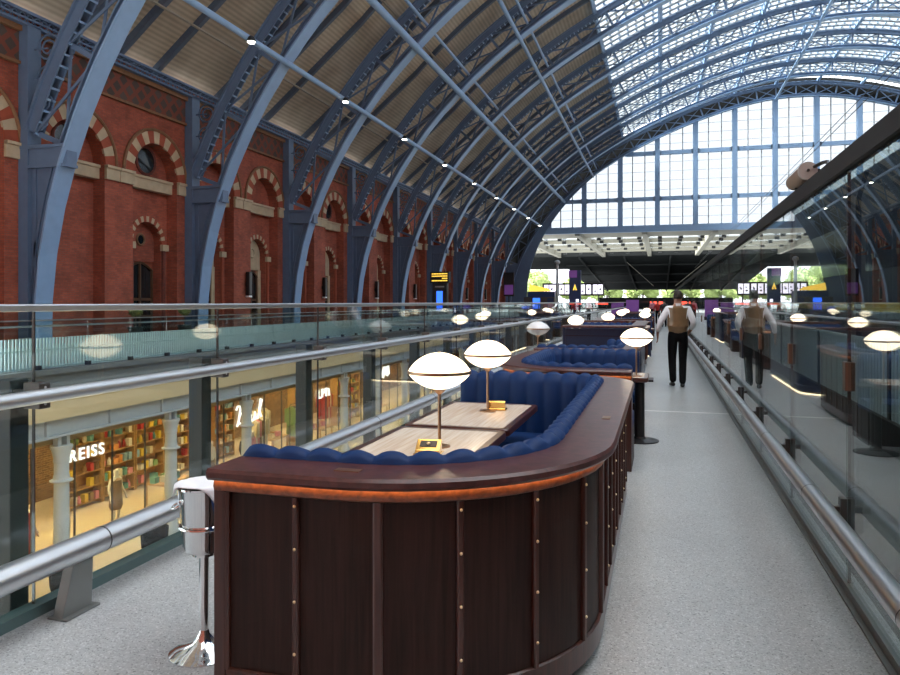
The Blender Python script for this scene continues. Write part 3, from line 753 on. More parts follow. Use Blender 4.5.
def text_mesh(body, size, mat, name, extrude=.03, offset=0.):
    cu = bpy.data.curves.new(name, 'FONT'); cu.body = body; cu.size = size; cu.extrude = extrude; cu.offset = offset; cu.align_x = 'LEFT'; cu.space_character = 1.28
    tmp = bpy.data.objects.new('tmp', cu); COL.objects.link(tmp)
    dg = bpy.context.evaluated_depsgraph_get(); me = bpy.data.meshes.new_from_object(tmp.evaluated_get(dg)); bpy.data.objects.remove(tmp); bpy.data.curves.remove(cu)
    me.materials.clear(); me.materials.append(mat); me.name = name
    o = bpy.data.objects.new(name, me); COL.objects.link(o); return o
s = text_mesh('REISS', .44, M['sign_white'], 'shop_sign', .02, .004); s.rotation_euler = (PI/2, 0, PI/2); s.location = (SX+.06, 15.12, -2.60)
tag(s, 'white lit lettering reading REISS behind the shopfront glass', 'sign')
def script_sign(y, z, strokes, label, r=.045):
    mb = MB()
    for st in strokes: mb.tube([(0, p[0], p[1]) for p in st], r, 7)
    o = mb.build('shop_sign', M['sign_white'], None, 40, (SX+.06, y, z)); tag(o, label, 'sign', 'white script signs on the shopfronts')
script_sign(22.75, -2.95, [[(.1,0),(.2,.15),(.3,.5),(.35,.7),(.15,.72),(.05,.6)], [(.3,.7),(.55,.72),(.6,.55),(.35,.4),(.6,.32),(.66,.1),(.4,.02),(.25,.1)],
    [(1.05,.3),(1.0,.15),(1.1,.05),(1.25,.1),(1.3,.35),(1.35,.1)], [(1.35,.1),(1.5,.1),(1.6,.3),(1.8,.75),(1.7,.8),(1.6,.4),(1.75,.12)]], 'white flowing script sign behind the fourth iron column of the lower arcade', .042)
script_sign(29.3, -2.75, [[(0,.35),(0,0),(.3,.0)], [(.4,.0),(.4,.35),(.65,.35),(.65,.2),(.4,.18)], [(.8,0),(.8,.35),(1.05,.3),(1.1,.0)]], 'small white block lettered sign beside the iron column right of the script sign', .05)
script_sign(36.7, -2.6, [[(0,.5),(.1,0),(.3,.4),(.5,0),(.6,.6)], [(.7,.1),(.9,.5),(1.1,.05),(1.2,.65),(1.35,.1)]], 'white handwritten style sign behind the nearer lit table lamp', .07)

# shop stock
def shelf_unit(loc, label):
    t = thing('shelf_unit', label, 'shelf', loc, group='honey coloured shop shelf units')
    for yy in (0, 1.5): q = MB(); q.box(-.2,.2,yy-.02,yy+.02,0,2.75); q.build('side_panel', M['shop_wood'], t)
    q = MB(); q.box(-.2,-.17,0,1.5,0,2.75); q.build('back_panel', M['shop_wood'], t)
    for i in range(6): q = MB(); q.box(-.17,.2,.02,1.48,.12+.5*i,.15+.5*i); q.build('shelf', M['shop_wood'], t)
    return t
goods = {}
def good(kind, colr):
    if (kind, colr) not in goods:
        q = MB()
        if kind == 'book': q.box(-.09,.09,-.075,.075,0,.27); q.box(-.085,.092,-.07,.07,.005,.265)
        elif kind == 'carton': q.box(-.1,.1,-.11,.11,0,.2); q.box(-.11,.11,-.115,.115,.16,.2)
        else: q.lathe([(.055,0),(.065,.02),(.065,.16),(.03,.21),(.03,.26)], 10)
        me = q.build('tmp', M['c_'+colr]); goods[(kind, colr)] = me.data; bpy.data.objects.remove(me)
    return goods[(kind, colr)]
PAL = ['teal','cream','offwhite','orange','red','green','sky','yellow','brown','pink']
random.seed(11)
units = [18.9, 20.5, 22.1, 23.7, 25.3, 26.9, 31.8, 36.6, 38.2]
for u, y in enumerate(units):
    X0 = -18.6 if u < 6 else -17.4
    shelf_unit((X0, y, -5.3), 'tall honey wood shelf unit full of goods in the lower shops, %s from the left' % ORD[u])
    for i in range(1, 6):
        n = 6
        for j in range(n):
            if random.random() < .13: continue
            kd = random.choice(['book','book','carton','bottle']); cl = random.choice(PAL)
            o = bpy.data.objects.new(kd, good(kd, cl)); COL.objects.link(o); o.location = (X0+.06, y+.14+.24*j, -5.3+.15+.5*i-.5)
            tag(o, '%s %s on the %s shelf up of the %s shop shelf unit from the left' % (cl, kd, ORD[i-1], ORD[u]), kd, 'goods on the %s shop shelf unit' % ORD[u])
def display_table(loc, label, cols):
    t = thing('display_table', label, 'table', loc, group='shop display tables')
    q = MB(); q.box(-.45,.45,-.7,.7,.72,.78); q.build('tabletop', M['shop_wood'], t)
    for sx in (-1,1):
        for sy in (-1,1): q = MB(); q.box(sx*.38-.03,sx*.38+.03,sy*.62-.03,sy*.62+.03,0,.72); q.build('leg', M['shop_wood'], t)
    for i in range(5):
        cl = cols[i % len(cols)]; o = bpy.data.objects.new('carton', good('carton', cl)); COL.objects.link(o)
        o.location = (loc[0]+.2*(i % 2)-.1, loc[1]-.56+.27*i, loc[2]+.78); tag(o, '%s carton on the %s, number %d along' % (cl, label, i+1), 'box', 'cartons on the display tables')
display_table((-16.2, 21.0, -5.3), 'low table of books left of the script sign', ['teal','offwhite','green'])
display_table((-16.8, 29.0, -5.3), 'low table beside the yellow garments', ['pink','cream','orange'])
display_table((-16.0, 32.0, -5.3), 'far table of red cartons', ['red','orange','cream'])
display_table((-16.0, 39.5, -5.3), 'low table behind the nearest lamp', ['orange','yellow','red'])
def rack(loc, label, cols, n=9):
    t = thing('clothes_rack', label, 'clothes rack', loc, group='clothes racks in the lower shops')
    L_ = n*.17
    q = MB(); q.tube([(0,0,0),(0,0,2.0),(0,.03,2.06),(0,L_-.03,2.06),(0,L_,2.0),(0,L_,0)], .02, 8); q.build('frame', M['black'], t, 40)
    q = MB(); q.box(-.25,.25,-.03,.03,0,.04); q.box(-.25,.25,L_-.03,L_+.03,0,.04); q.build('foot', M['black'], t)
    for i in range(n):
        cl = cols[i % len(cols)]; y = .1+.165*i; q = MB()
        q.prism([(-.22,.0),(.22,.0),(.20,1.05),(.24,1.25),(.06,1.38),(-.06,1.38),(-.24,1.25),(-.20,1.05)], 'y', -.045, .045)
        q.box(-.32,-.2,-.03,.03,.62,1.27); q.box(.2,.32,-.03,.03,.62,1.27)
        g = q.build('garment', M['c_'+cl], None, loc=(loc[0], loc[1]+y, loc[2]+.58)); tag(g, '%s garment on the %s, hanger %d' % (cl, label.split(',')[0], i+1), 'clothing', 'hanging garments')
        q = MB(); q.tube([(0,0,1.37),(0,0,1.44),(0,.0,1.5)], .008, 5); q.build('hanger_hook', M['steel'], g)
rack((-17.6, 12.9, -5.3), 'clothes rack behind the red dummy', ['dark','red','brown','cream','red','cream','offwhite','brown','cream'])
rack((-17.6, 28.5, -5.3), 'clothes rack of yellow garments', ['cream','brown','yellow','yellow','cream','offwhite'], 7)
rack((-17.4, 35.0, -5.3), 'far rack of red garments', ['red','orange','red','cream'], 6)
rack((-16.4, 26.4, -5.3), 'rack of cream and pink garments', ['cream','offwhite','pink','brown','offwhite'], 7)
rack((-16.6, 30.2, -5.3), 'rack of green and dark garments', ['green','dark','brown','yellow','orange'], 7)
for i, (x, y) in enumerate(((-13.2, 13.5), (-13.0, 16.3), (-12.6, 11.2))):
    t = thing('tub_chair', 'dark upholstered tub chair on the lower arcade floor, %s from the left' % ('second','third','first')[i], 'chair', (x, y, -5.3), .6, group='dark tub chairs')
    q = MB(); q.lathe([(.05,.16),(.29,.17),(.32,.3),(.32,.44),(.28,.46),(.05,.46)], 18); q.build('seat', M['trouser'], t, 40)
    q = MB(); rows = []
    for j in range(17):
        a = PI*1.05*j/16-.03*PI; rows.append([(.33*math.cos(a),.33*math.sin(a),.3),(.36*math.cos(a),.36*math.sin(a),.82),(.30*math.cos(a),.30*math.sin(a),.82),(.28*math.cos(a),.28*math.sin(a),.3)])
    q.grid(rows, True, True); q.build('backrest', M['trouser'], t, 40)
    for j in range(4): q = MB(); a = PI/4+PI/2*j; q.tube([(.2*math.cos(a),.2*math.sin(a),.18),(.25*math.cos(a),.25*math.sin(a),0)], .016, 6); q.build('leg', M['shop_wood'], t)

# ------------------------------------------------------------------ booths
class Booth:
    """U-shaped plan; the path runs front end -> front corner -> side -> back corner -> back end, n = outward."""
    def __init__(s, xl, xr, y0, y1, r0, r1, right_open=False, stub=None):
        s.a = (xl, xr, y0, y1, r0, r1); s.m = right_open; s.xb = xl if stub is None else xr-r1-stub
    def P(s, i):                                            # corner data for inset i
        xl, xr, y0, y1, r0, r1 = s.a
        q0, q1 = max(r0-i, .03), max(r1-i, .03)
        return xl, xr-i, y0+i, y1-i, q0, q1
    def pts(s, i, na=14, ns=10):
        xl, xr, ya, yb, q0, q1 = s.P(i); o = []
        for k in range(ns): u = k/ns; o.append((xl+(xr-q0-xl)*u, ya, 0, -1))
        for k in range(na+1): t = -PI/2+PI/2*k/na; o.append((xr-q0+q0*math.cos(t), ya+q0+q0*math.sin(t), math.cos(t), math.sin(t)))
        for k in range(1, ns): u = k/ns; o.append((xr, ya+q0+(yb-q1-ya-q0)*u, 1, 0))
        for k in range(na+1): t = PI/2*k/na; o.append((xr-q1+q1*math.cos(t), yb-q1+q1*math.sin(t), math.cos(t), math.sin(t)))
        for k in range(1, ns+1): u = k/ns; o.append((xr-q1+(s.xb-xr+q1)*u, yb, 0, 1))
        if s.m:
            xl_, xr_ = s.a[0], s.a[1]; o = [(xl_+xr_-x, y, -nx, ny) for x, y, nx, ny in o]
        return o
    def dense(s, i, step):
        p = s.pts(i, 40, 40); L = [0]
        for a, b in zip(p, p[1:]): L.append(L[-1]+math.hypot(b[0]-a[0], b[1]-a[1]))
        n = max(2, int(round(L[-1]/step))); out = []; j = 0
        for k in range(n+1):
            t = L[-1]*k/n
            while j < len(L)-2 and L[j+1] < t: j += 1
            u = (t-L[j])/max(1e-9, L[j+1]-L[j]); a, b = p[j], p[j+1]
            nx, ny = a[2]+(b[2]-a[2])*u, a[3]+(b[3]-a[3])*u; h = math.hypot(nx, ny) or 1
            out.append((a[0]+(b[0]-a[0])*u, a[1]+(b[1]-a[1])*u, nx/h, ny/h, t))
        return out, L[-1]
    def sweep(s, sec, O):                                    # sec: closed list of (inset, z)
        mb = MB(); cols = [s.pts(i) for i, z in sec]
        rows = [[(cols[j][k][0]-O[0], cols[j][k][1]-O[1], sec[j][1]) for j in range(len(sec))] for k in range(len(cols[0]))]
        mb.grid(rows, True, True); return mb

stud_me = None
def make_booth(dims, label, right_open=False, style='wood', H=.93, detail=True, plates=(), stub=None):
    global stud_me
    B = Booth(*dims, right_open, stub)
    O = ((dims[0]+dims[1])/2, (dims[2]+dims[3])/2)
    root = thing('booth', label, 'booth', (O[0], O[1], 0), group='curved blue velvet booths')
    wood = style == 'wood'
    wallm = M['mahogany'] if wood else M['navy']
    lip = .044
    B.sweep([(.115,0),(.115,.06),(.19,.06),(.19,0)] if wood else [(.115,.03),(.115,.06),(.19,.06),(.19,.03)], O).build('plinth', M['plinth'], root)
    B.sweep([(.07,.05),(.062,.055),(.062,.15),(.07,.155),(.17,.155),(.17,.05)], O).build('bottom_rail', M['mahogany_red'] if wood else M['navy'], root, 30)
    B.sweep([(.075,.15),(.075,H-.06),(.16,H-.06),(.16,.15)], O).build('wall_panel', wallm, root, 30)
    if wood:
        B.sweep([(.07,H-.100),(.052,H-.092),(.046,H-.075),(.052,H-.055),(.07,H-.048),(.15,H-.048),(.15,H-.100)], O).build('light_band', M['band'], root, 40)
        B.sweep([(.030,H-.0455),(.030,H-.0435),(.044,H-.0435),(.044,H-.0455)], O).build('led_strip', M['led'], root)
    else:
        for z in (.42, .70, .95):
            B.sweep([(.070,z-.006),(.070,z+.006),(.08,z+.006),(.08,z-.006)], O).build('groove_trim', M['mahogany'], root)
    B.sweep([(.012,H-.044),(0,H-.032),(0,H-.012),(.010,H),(.25,H),(.25,H-.044)], O).build('counter_top', M['counter'], root, 35)
    if not wood or style == 'glow':
        B.sweep([(.10,.004),(.10,.022),(.118,.022),(.118,.004)], O).build('floor_light', M['led_white'], root)
    # battens with brass studs
    if wood:
        d, L = B.dense(.075, .02); nb = int(L/.315); js = [0.035+(L-.07)*k/nb for k in range(nb+1)]
        for k, t in enumerate(js):
            x, y, nx, ny, _ = d[min(len(d)-1, int(round(t/L*(len(d)-1))))]
            plain = k in (0, nb) or k % 4 == 2
            wd = .036 if plain else .026
            mb = MB(); a = math.atan2(ny, nx)
            tx, ty = -ny, nx
            c0 = (x-O[0], y-O[1])
            q = [(c0[0]+tx*u*wd/2+nx*v, c0[1]+ty*u*wd/2+ny*v) for u, v in ((-1,-.01),(1,-.01),(1,.012),(.6,.018),(-.6,.018),(-1,.012))]
            mb.prism(q, 'z', .152, H-.098); bt = mb.build('batten', M['mahogany_red'], root)
            if not plain and detail:
                for z in (.25, .445, .64, .80):
                    if stud_me is None:
                        sm = MB(); sm.ell((0,0,0), .0062, .0062, .0062, 8, 6); tmp = sm.build('stud', M['brass_stud'], None, 60); stud_me = tmp.data; bpy.data.objects.remove(tmp)
                    so = bpy.data.objects.new('stud', stud_me); COL.objects.link(so); so.parent = bt; so.location = (c0[0]+nx*.019, c0[1]+ny*.019, z)
    # end posts at the open side
    ends = B.pts(.0)
    for e in (ends[0], ends[-1]):
        s_ = 1 if not right_open else -1
        ya = e[1]-O[1]; sgn = 1 if e is ends[0] else -1
        y0_, y1_ = sorted((ya+sgn*.055, ya+sgn*.25))
        xx = e[0]-O[0]; x0_, x1_ = sorted((xx, xx+s_*.045))
        mb = MB(); mb.box(x0_-.004, x1_, y0_, y1_, 0.0, H-.044); mb.build('end_post', M['mahogany_red'] if wood else M['navy'], root, bevel=.004)
    # channelled velvet back
    CH = .142
    d, L = B.dense(.245, CH/8); nch = max(1, round(L/CH)); rows = []; rows2 = []
    for x, y, nx, ny, t in d:
        b = abs(math.sin(PI*t/L*nch))**.55
        def q(i, z): return (x-nx*i-O[0], y-ny*i-O[1], z-(0 if wood or z < .7 else .09))
        e = min(1, t/.02, (L-t)/.02)
        rows.append([q(-.012,H-.05), q(-.008+.006*(1-b),H-.004+.026*b), q(.028,H+.014+.034*b), q(.068+.014*b,H+.004+.026*b), q(.088+.026*b,H-.05), q(.094+.032*b,H-.2), q(.094+.034*b,.62), q(.094+.03*b,.44), q(-.012,.44)])
    mb = MB(); mb.grid(rows, True, True); mb.build('backrest', M['velvet'], root, 75)
    sec = [(.30,.36),(.30,.452),(.34,.475),(.70,.478),(.745,.46),(.755,.42),(.745,.37)]
    if dims[1]-dims[0] > 1.0 and dims[3]-dims[2] > 2.2:
        B.sweep(sec, O).build('seat_cushion', M['velvet'], root, 40)
        B.sweep([(.30,.0),(.30,.36),(.72,.36),(.72,.0)], O).build('seat_base', M['mahogany'], root)
    else:
        sec = [(i if i < .31 else .30+(i-.30)*.8, z) for i, z in sec]
        B.sweep(sec, O).build('seat_cushion', M['velvet'], root, 40)
        B.sweep([(.30,.0),(.30,.36),(.63,.36),(.63,.0)], O).build('seat_base', M['mahogany'], root)
    for px, py, rz in plates:
        mb = MB(); c, s = math.cos(rz), math.sin(rz); mb.prism([(px-O[0]+u*c-v*s, py-O[1]+u*s+v*c) for u, v in ((-.05,-.022),(.05,-.022),(.05,.022),(-.05,.022))], 'z', H-.001, H+.0025)
        mb.build('inset_plate', M['bronze'], root)
    return root
make_booth((-1.645, -.19, 2.35, 6.3, .98, .5), 'nearest curved mahogany booth with glowing band and blue velvet back, open to the left', plates=((-1.12, 2.48, 0), (-.28, 4.0, PI/2)))
make_booth((-1.65, -.25, 6.75, 9.5, .85, .5), 'second mahogany booth from the front, rounded on the left and open to the aisle', True)
make_booth((-1.65, -.25, 9.72, 11.9, .5, .45), 'third wooden booth from the front, just before the taller navy booth', False, stub=.1)
make_booth((-1.7, -.25, 13.1, 17.0, .5, .5), 'tall navy panelled booth with light at its base, fourth from the front', False, 'navy', 1.14)
make_booth((-1.65, -.25, 17.5, 20.6, .8, .6), 'fifth booth from the front, mahogany, behind the tall navy booth', False, detail=False)
make_booth((-1.7, -.25, 21.3, 24.8, .6, .6), 'sixth booth from the front, navy panelled, low glow at its base', True, 'navy', 1.0)
make_booth((-1.65, -.25, 25.3, 28.4, .8, .6), 'seventh booth from the front, mahogany, far along the aisle', False, detail=False)
make_booth((-1.7, -.25, 29.3, 33.0, .5, .5), 'eighth booth from the front, navy panelled, far along the aisle', False, 'navy', 1.14)
make_booth((-1.65, -.25, 33.6, 37.0, .7, .6), 'farthest mahogany booth at the end of the row', True, detail=False)

# ------------------------------------------------------------------ tables and lamps
def make_table(loc, label, w, l, rc=.05, ped=None):
    t = thing('table', label, 'table', loc, group='stone topped booth tables')
    def rr(hw, hl, r, n=5):
        o = []
        for cx, cy_, a0 in ((hw-r,hl-r,0),(-hw+r,hl-r,PI/2),(-hw+r,-hl+r,PI),(hw-r,-hl+r,1.5*PI)):
            for k in range(n+1): a = a0+PI/2*k/n; o.append((cx+r*math.cos(a), cy_+r*math.sin(a)))
        return o
    a, b = rr(w/2, l/2, rc), rr(w/2-.045, l/2-.045, rc*.5)
    mb = MB(); rows = []
    for k in range(len(a)):
        rows.append([(*b[k],.742),(a[k][0]*.985,a[k][1]*.99,.742),(*a[k],.734),(*a[k],.70),(a[k][0]*.98,a[k][1]*.98,.692),(*b[k],.692)])
    rows.append(rows[0]); mb.grid(rows, True); mb.build('table_edge', M['mahogany_red'], t, 40)
    mb = MB(); mb.prism(b, 'z', .70, .7405); mb.build('tabletop', M['travertine'], t)
    px, py = ped or (0, 0)
    mb = MB(); mb.tube([(px,py,.03),(px,py,.70)], .055, 16); mb.build('column', M['black'], t, 40)
    mb = MB(); mb.lathe([(.21,0),(.21,.012),(.07,.03),(.06,.05)], 28, (px,py,0)); mb.build('base', M['black'], t, 40)
    mb = MB(); mb.box(px-.15,px+.15,py-.15,py+.15,.68,.70); mb.build('mounting_plate', M['black'], t)
    return t
make_table((-1.29, 3.93, 0), 'nearer stone topped table in the front booth, under the front lamp', .72, 1.12)
make_table((-1.29, 5.12, 0), 'farther stone topped table in the front booth, beside its blue back', .72, 1.18)
make_table((-.62, 8.32, 0), 'table of the second booth with its black pedestal standing in the aisle', 1.0, .66, .08, (.40, .05))
make_table((-1.5, 10.75, 0), 'table of the third booth under the unlit pale lamp', .80, .62, .06)
make_table((-1.5, 15.2, 0), 'table in the tall navy booth', .8, .9)
make_table((-1.5, 19.0, 0), 'table in the fifth booth of the row', .9, .7)
make_table((-.6, 23.0, 0), 'table in the sixth booth of the row', .9, .7)
make_table((-1.5, 26.8, 0), 'table in the seventh booth of the row', .8, .8)
make_table((-1.5, 31.1, 0), 'table in the eighth booth of the row', .8, .8)
make_table((-.7, 35.3, 0), 'table in the farthest booth of the row', .8, .8)
def make_lamp(loc, label, on=True):
    t = thing('table_lamp', label, 'lamp', loc, group='opal glass table lamps')
    g = M['opal'] if on else M['opal_off']
    n = 12; R = .176
    def cap(h, sgn):
        c = (R*R-h*h)/(2*h); rad = h+c; a1 = math.asin(R/rad)
        return [(rad*math.sin(a1*k/n), sgn*(rad*math.cos(a1*k/n)-c)) for k in range(n+1)]
    up = cap(.102, 1); lo = cap(.090, -1)
    q = MB(); q.lathe([(r, .422+.008+z) for r, z in up][::-1], 32); q.build('upper_shade', g, t, 60)
    q = MB(); q.lathe([(r, .422-.008+z) for r, z in lo], 32); q.build('lower_shade', g, t, 60)
    q = MB(); q.lathe([(.172,.412),(.181,.414),(.181,.430),(.172,.432)], 36); q.build('band', M['bronze'], t, 40)
    q = MB(); q.lathe([(.02,.522),(.014,.535),(.004,.54)], 12); q.build('finial', M['bronze'], t)
    q = MB(); q.tube([(0,0,.01),(0,0,.30)], .0095, 10); q.build('stem', M['bronze'], t, 40)
    q = MB(); q.lathe([(.011,.296),(.034,.318),(.040,.332)], 16); q.build('collar', M['bronze'], t, 40)
    q = MB(); q.lathe([(.062,0),(.062,.006),(.012,.014)], 24); q.build('base', M['bronze'], t, 40)
    return t
TZ = .7415
L1 = make_lamp((-1.20, 3.90, TZ), 'lit opal lamp nearest the camera on the front table of the first booth')
for loc, lab in (((-1.24, 5.26, TZ), 'lit opal lamp on the farther table of the first booth, right behind the nearest lamp'),
                 ((-.25, 8.22, TZ), 'lit opal lamp on the aisle table before the black pedestal'),
                 ((-1.72, 15.45, TZ), 'small lit lamp above the tall navy booth'),
                 ((-1.3, 19.2, TZ), 'lit lamp in the fifth booth'),
                 ((-.45, 23.2, TZ), 'lit lamp beside the aisle in the sixth booth'),
                 ((-1.35, 26.9, TZ), 'far lit lamp in the seventh booth'),
                 ((-1.4, 31.1, TZ), 'far lit lamp in the eighth booth'),
                 ((-.6, 35.4, TZ), 'farthest lit lamp of the row')):
    dup(L1, loc, lab)
make_lamp((-1.74, 10.62, TZ), 'unlit pale grey opal lamp on the table of the third booth', False)
def button_box(loc, rz, label):
    t = thing('call_button', label, 'call button', loc, rz, group='brass call button boxes')
    q = MB(); q.prism([(-.052,0),(.052,0),(.052,.012),(.046,.016),(.046,.060),(.036,.072),(-.030,.030),(-.046,.024),(-.046,.016),(-.052,.012)], 'x', -.066, .066)
    q.box(-.074,.074,-.058,.058,0,.008); q.build('housing', M['brass'], t, bevel=.002)
    n = Vector((0, -.042, .066)).normalized()
    q = MB(); q.beam((-.046, .003, .0522), (.046, .003, .0522), .046, .004, (0, n.y, n.z)); q.build('black_plate', M['black'], t)
    q = MB(); q.ell((0, .001, .055), .011, .011, .008, 12, 6); q.build('button', M['brass_stud'], t, 60)
    return t
button_box((-1.20, 3.70, TZ), .12, 'polished brass call button box in front of the nearest lamp')
button_box((-1.19, 5.36, TZ), PI+.1, 'polished brass call button box behind the stem of the second lamp')

# ------------------------------------------------------------------ ice bucket
b = thing('ice_bucket_stand', 'chrome pedestal stand holding the ice bucket left of the front booth', 'stand', (-1.955, 2.78, 0))
q = MB(); q.lathe([(.15,0),(.15,.006),(.12,.022),(.05,.045),(.025,.085),(.018,.12)], 36); q.build('base', M['chrome'], b, 50)
q = MB(); q.tube([(0,0,.1),(0,0,.44)], .022, 16); q.build('pole', M['chrome'], b, 40)
q = MB(); q.tube([(.1035*math.cos(t),.1035*math.sin(t),.565) for t in [2*PI*j/28 for j in range(29)]], .006, 6, False)
q.tube([(0,0,.434),(0,0,.447)], .05, 20); q.build('ring', M['chrome'], b, 40)
k = thing('ice_bucket', 'polished steel ice bucket with ring handles on the chrome stand', 'bucket', (-1.955, 2.78, .4475))
q = MB(); q.lathe([(.06,0),(.080,.008),(.090,.03),(.112,.285),(.118,.292),(.118,.298),(.108,.296),(.087,.03),(.06,.012)], 36); q.build('body', M['chrome'], k, 40)
for s in (-1, 1):
    a = -2.35 if s < 0 else .79
    q = MB(); c, d_ = math.cos(a), math.sin(a)
    q.tube([(c*(.110+.024*math.sin(t))-d_*.026*math.cos(t), d_*(.110+.024*math.sin(t))+c*.026*math.cos(t), .222-.014*math.sin(t)) for t in [PI*j/10 for j in range(11)]], .006, 8); q.build('handle', M['chrome'], k, 50)
def cloth(name, label, loc):
    mb = MB(); n = 22; rows = []
    for i in range(n+1):
        row = []
        for j in range(n+1):
            u, v = (i/n-.5)*.30, (j/n-.5)*.22; rr = math.hypot(u, v)
            z = .010*math.sin(u*31+v*13) + .007*math.sin(v*47+u*20)
            lim = .122; over = max(0, rr-lim)
            s_ = 1 if rr < lim else (lim+over*.12)/rr
            row.append((u*s_, v*s_, .305+z*.5*(1 if rr<.1 else .2)-over*1.0))
        rows.append(row)
    mb.grid(rows); o = mb.build(name, M['white'], None, 60, loc); md = o.modifiers.new('thick', 'SOLIDIFY'); md.thickness = .004; md.offset = 1
    return tag(o, label, 'napkin')
cloth('napkin', 'folded white napkin draped over the top of the steel ice bucket', (-1.955, 2.78, .4475))

# ------------------------------------------------------------------ figures
def skin(name, V, E, mat, parent, sub=1, root=None):
    names = list(V); idx = {n: i for i, n in enumerate(names)}
    me = bpy.data.meshes.new(name); me.from_pydata([V[n][0] for n in names], [(idx[a], idx[b]) for a, b in E], [])
    o = bpy.data.objects.new(name, me); COL.objects.link(o)
    sk = o.modifiers.new('skin', 'SKIN'); sk.use_smooth_shade = True
    sv = me.skin_vertices[0].data
    for n in names:
        r = V[n][1]; sv[idx[n]].radius = r if isinstance(r, tuple) else (r, r); sv[idx[n]].use_root = False
    sv[idx[root or names[0]]].use_root = True
    ss = o.modifiers.new('sub', 'SUBSURF'); ss.levels = sub; ss.render_levels = sub
    dg = bpy.context.evaluated_depsgraph_get(); m2 = bpy.data.meshes.new_from_object(o.evaluated_get(dg))
    bpy.data.objects.remove(o); m2.name = name; m2.materials.clear(); m2.materials.append(mat)
    m2.polygons.foreach_set('use_smooth', [True]*len(m2.polygons))
    o = bpy.data.objects.new(name, m2); COL.objects.link(o); o.parent = parent
    return o
def figure(root, c, pose, H=1.78, hair=True, dummy=False):
    k = H/1.78
    J = {'pelvis':((0,0,.97),(.155,.115)),'waist':((0,.005,1.12),(.140,.10)),'chest':((0,.01,1.29),(.165,.118)),'upper':((0,0,1.41),(.150,.10)),
         'neck':((0,.0,1.505),(.056,.058)),'jaw':((0,.022,1.575),(.062,.075)),'head':((0,.018,1.665),(.076,.096)),'crown':((0,.0,1.735),(.058,.072)),
         'shl':((-.175,-.01,1.425),.066),'shr':((.175,-.01,1.425),.066),
         'ell':((-.265,-.02,1.165),.047),'elr':((.265,-.02,1.165),.047),'wrl':((-.30,.08,.945),.030),'wrr':((.30,.08,.945),.030),
         'pal':((-.305,.10,.875),(.020,.040)),'par':((.305,.10,.875),(.020,.040)),
         'hpl':((-.092,0,.91),.098),'hpr':((.092,0,.91),.098),'knl':((-.10,.03,.50),.060),'knr':((.10,.03,.50),.060),
         'anl':((-.10,-.02,.085),.040),'anr':((.10,-.02,.085),.040),'tol':((-.11,.13,.035),(.038,.026)),'tor':((.11,.13,.035),(.038,.026))}
    for n, p in pose.items(): J[n] = (p, J[n][1])
    for s in 'lr':                                            # five fingers per hand
        p = Vector(J['pa'+s][0]); w_ = Vector(J['wr'+s][0]); d = (p-w_).normalized(); sx = -1 if s == 'l' else 1
        side = Vector((0,1,0))-d*d.y; side.normalize(); inn = d.cross(side)*(1 if s == 'r' else -1)
        for i, (off, ln) in enumerate(((-.030,.060),(-.010,.072),(.010,.078),(.030,.070))):
            a = p+d*.045+side*off; b_ = a+d*ln*.55; e = b_+d*ln*.38+inn*ln*.3
            for q_, pt, r in (('a',a,.0105),('b',b_,.0095),('c',e,.0075)): J['f%s%d%s' % (s,i,q_)] = (tuple(pt), r)
        a = w_+d*.035+side*.03; b_ = a+side*.03+d*.025; e = b_+d*.032+side*.006
        for q_, pt, r in (('a',a,.013),('b',b_,.0105),('c',e,.008)): J['t%s%s' % (s,q_)] = (tuple(pt), r)
    J['nose'] = ((0,.118,1.648),.014); J['earl'] = ((-.083,.012,1.655),(.012,.024)); J['earr'] = ((.083,.012,1.655),(.012,.024))
    S = lambda v: tuple(x*k for x in v)
    if not dummy or c.get('top'):                             # the body is slimmer where clothes cover it
        for n in ('pelvis','waist','chest','upper','hpl','hpr','knl','knr','anl','anr','tol','tor','shl','shr','ell','elr'):
            r = J[n][1]; J[n] = (J[n][0], tuple(x*.8 for x in r) if isinstance(r, tuple) else r*.8)
        cl = 1.25
    else: cl = 1.
    J = {n: (S(p), tuple(x*k for x in r) if isinstance(r, tuple) else r*k) for n, (p, r) in J.items()}
    E = [('pelvis','waist'),('waist','chest'),('chest','upper'),('upper','neck'),('neck','jaw'),('jaw','head'),('head','crown'),('head','nose'),('head','earl'),('head','earr'),
         ('upper','shl'),('upper','shr'),('shl','ell'),('shr','elr'),('ell','wrl'),('elr','wrr'),('wrl','pal'),('wrr','par'),('pelvis','hpl'),('pelvis','hpr'),
         ('hpl','knl'),('hpr','knr'),('knl','anl'),('knr','anr'),('anl','tol'),('anr','tor')]
    for s in 'lr':
        for i in range(4): E += [('pa'+s, 'f%s%da' % (s,i)), ('f%s%da' % (s,i), 'f%s%db' % (s,i)), ('f%s%db' % (s,i), 'f%s%dc' % (s,i))]
        E += [('wr'+s, 't%sa' % s), ('t%sa' % s, 't%sb' % s), ('t%sb' % s, 't%sc' % s)]
    skin('body', J, E, c['skin'], root, 1, 'pelvis')
    def shell(name, keys, ed, grow, mat, over={}):
        V = {n: (J[n][0], (tuple(x*cl+grow for x in J[n][1]) if isinstance(J[n][1], tuple) else J[n][1]*cl+grow)) for n in keys}
        for n, v in over.items(): V[n] = v
        return skin(name, V, [e for e in ed if e[0] in V and e[1] in V], mat, root, 2)
    lerp = lambda a, b, u: tuple(J[a][0][i]+(J[b][0][i]-J[a][0][i])*u for i in range(3))
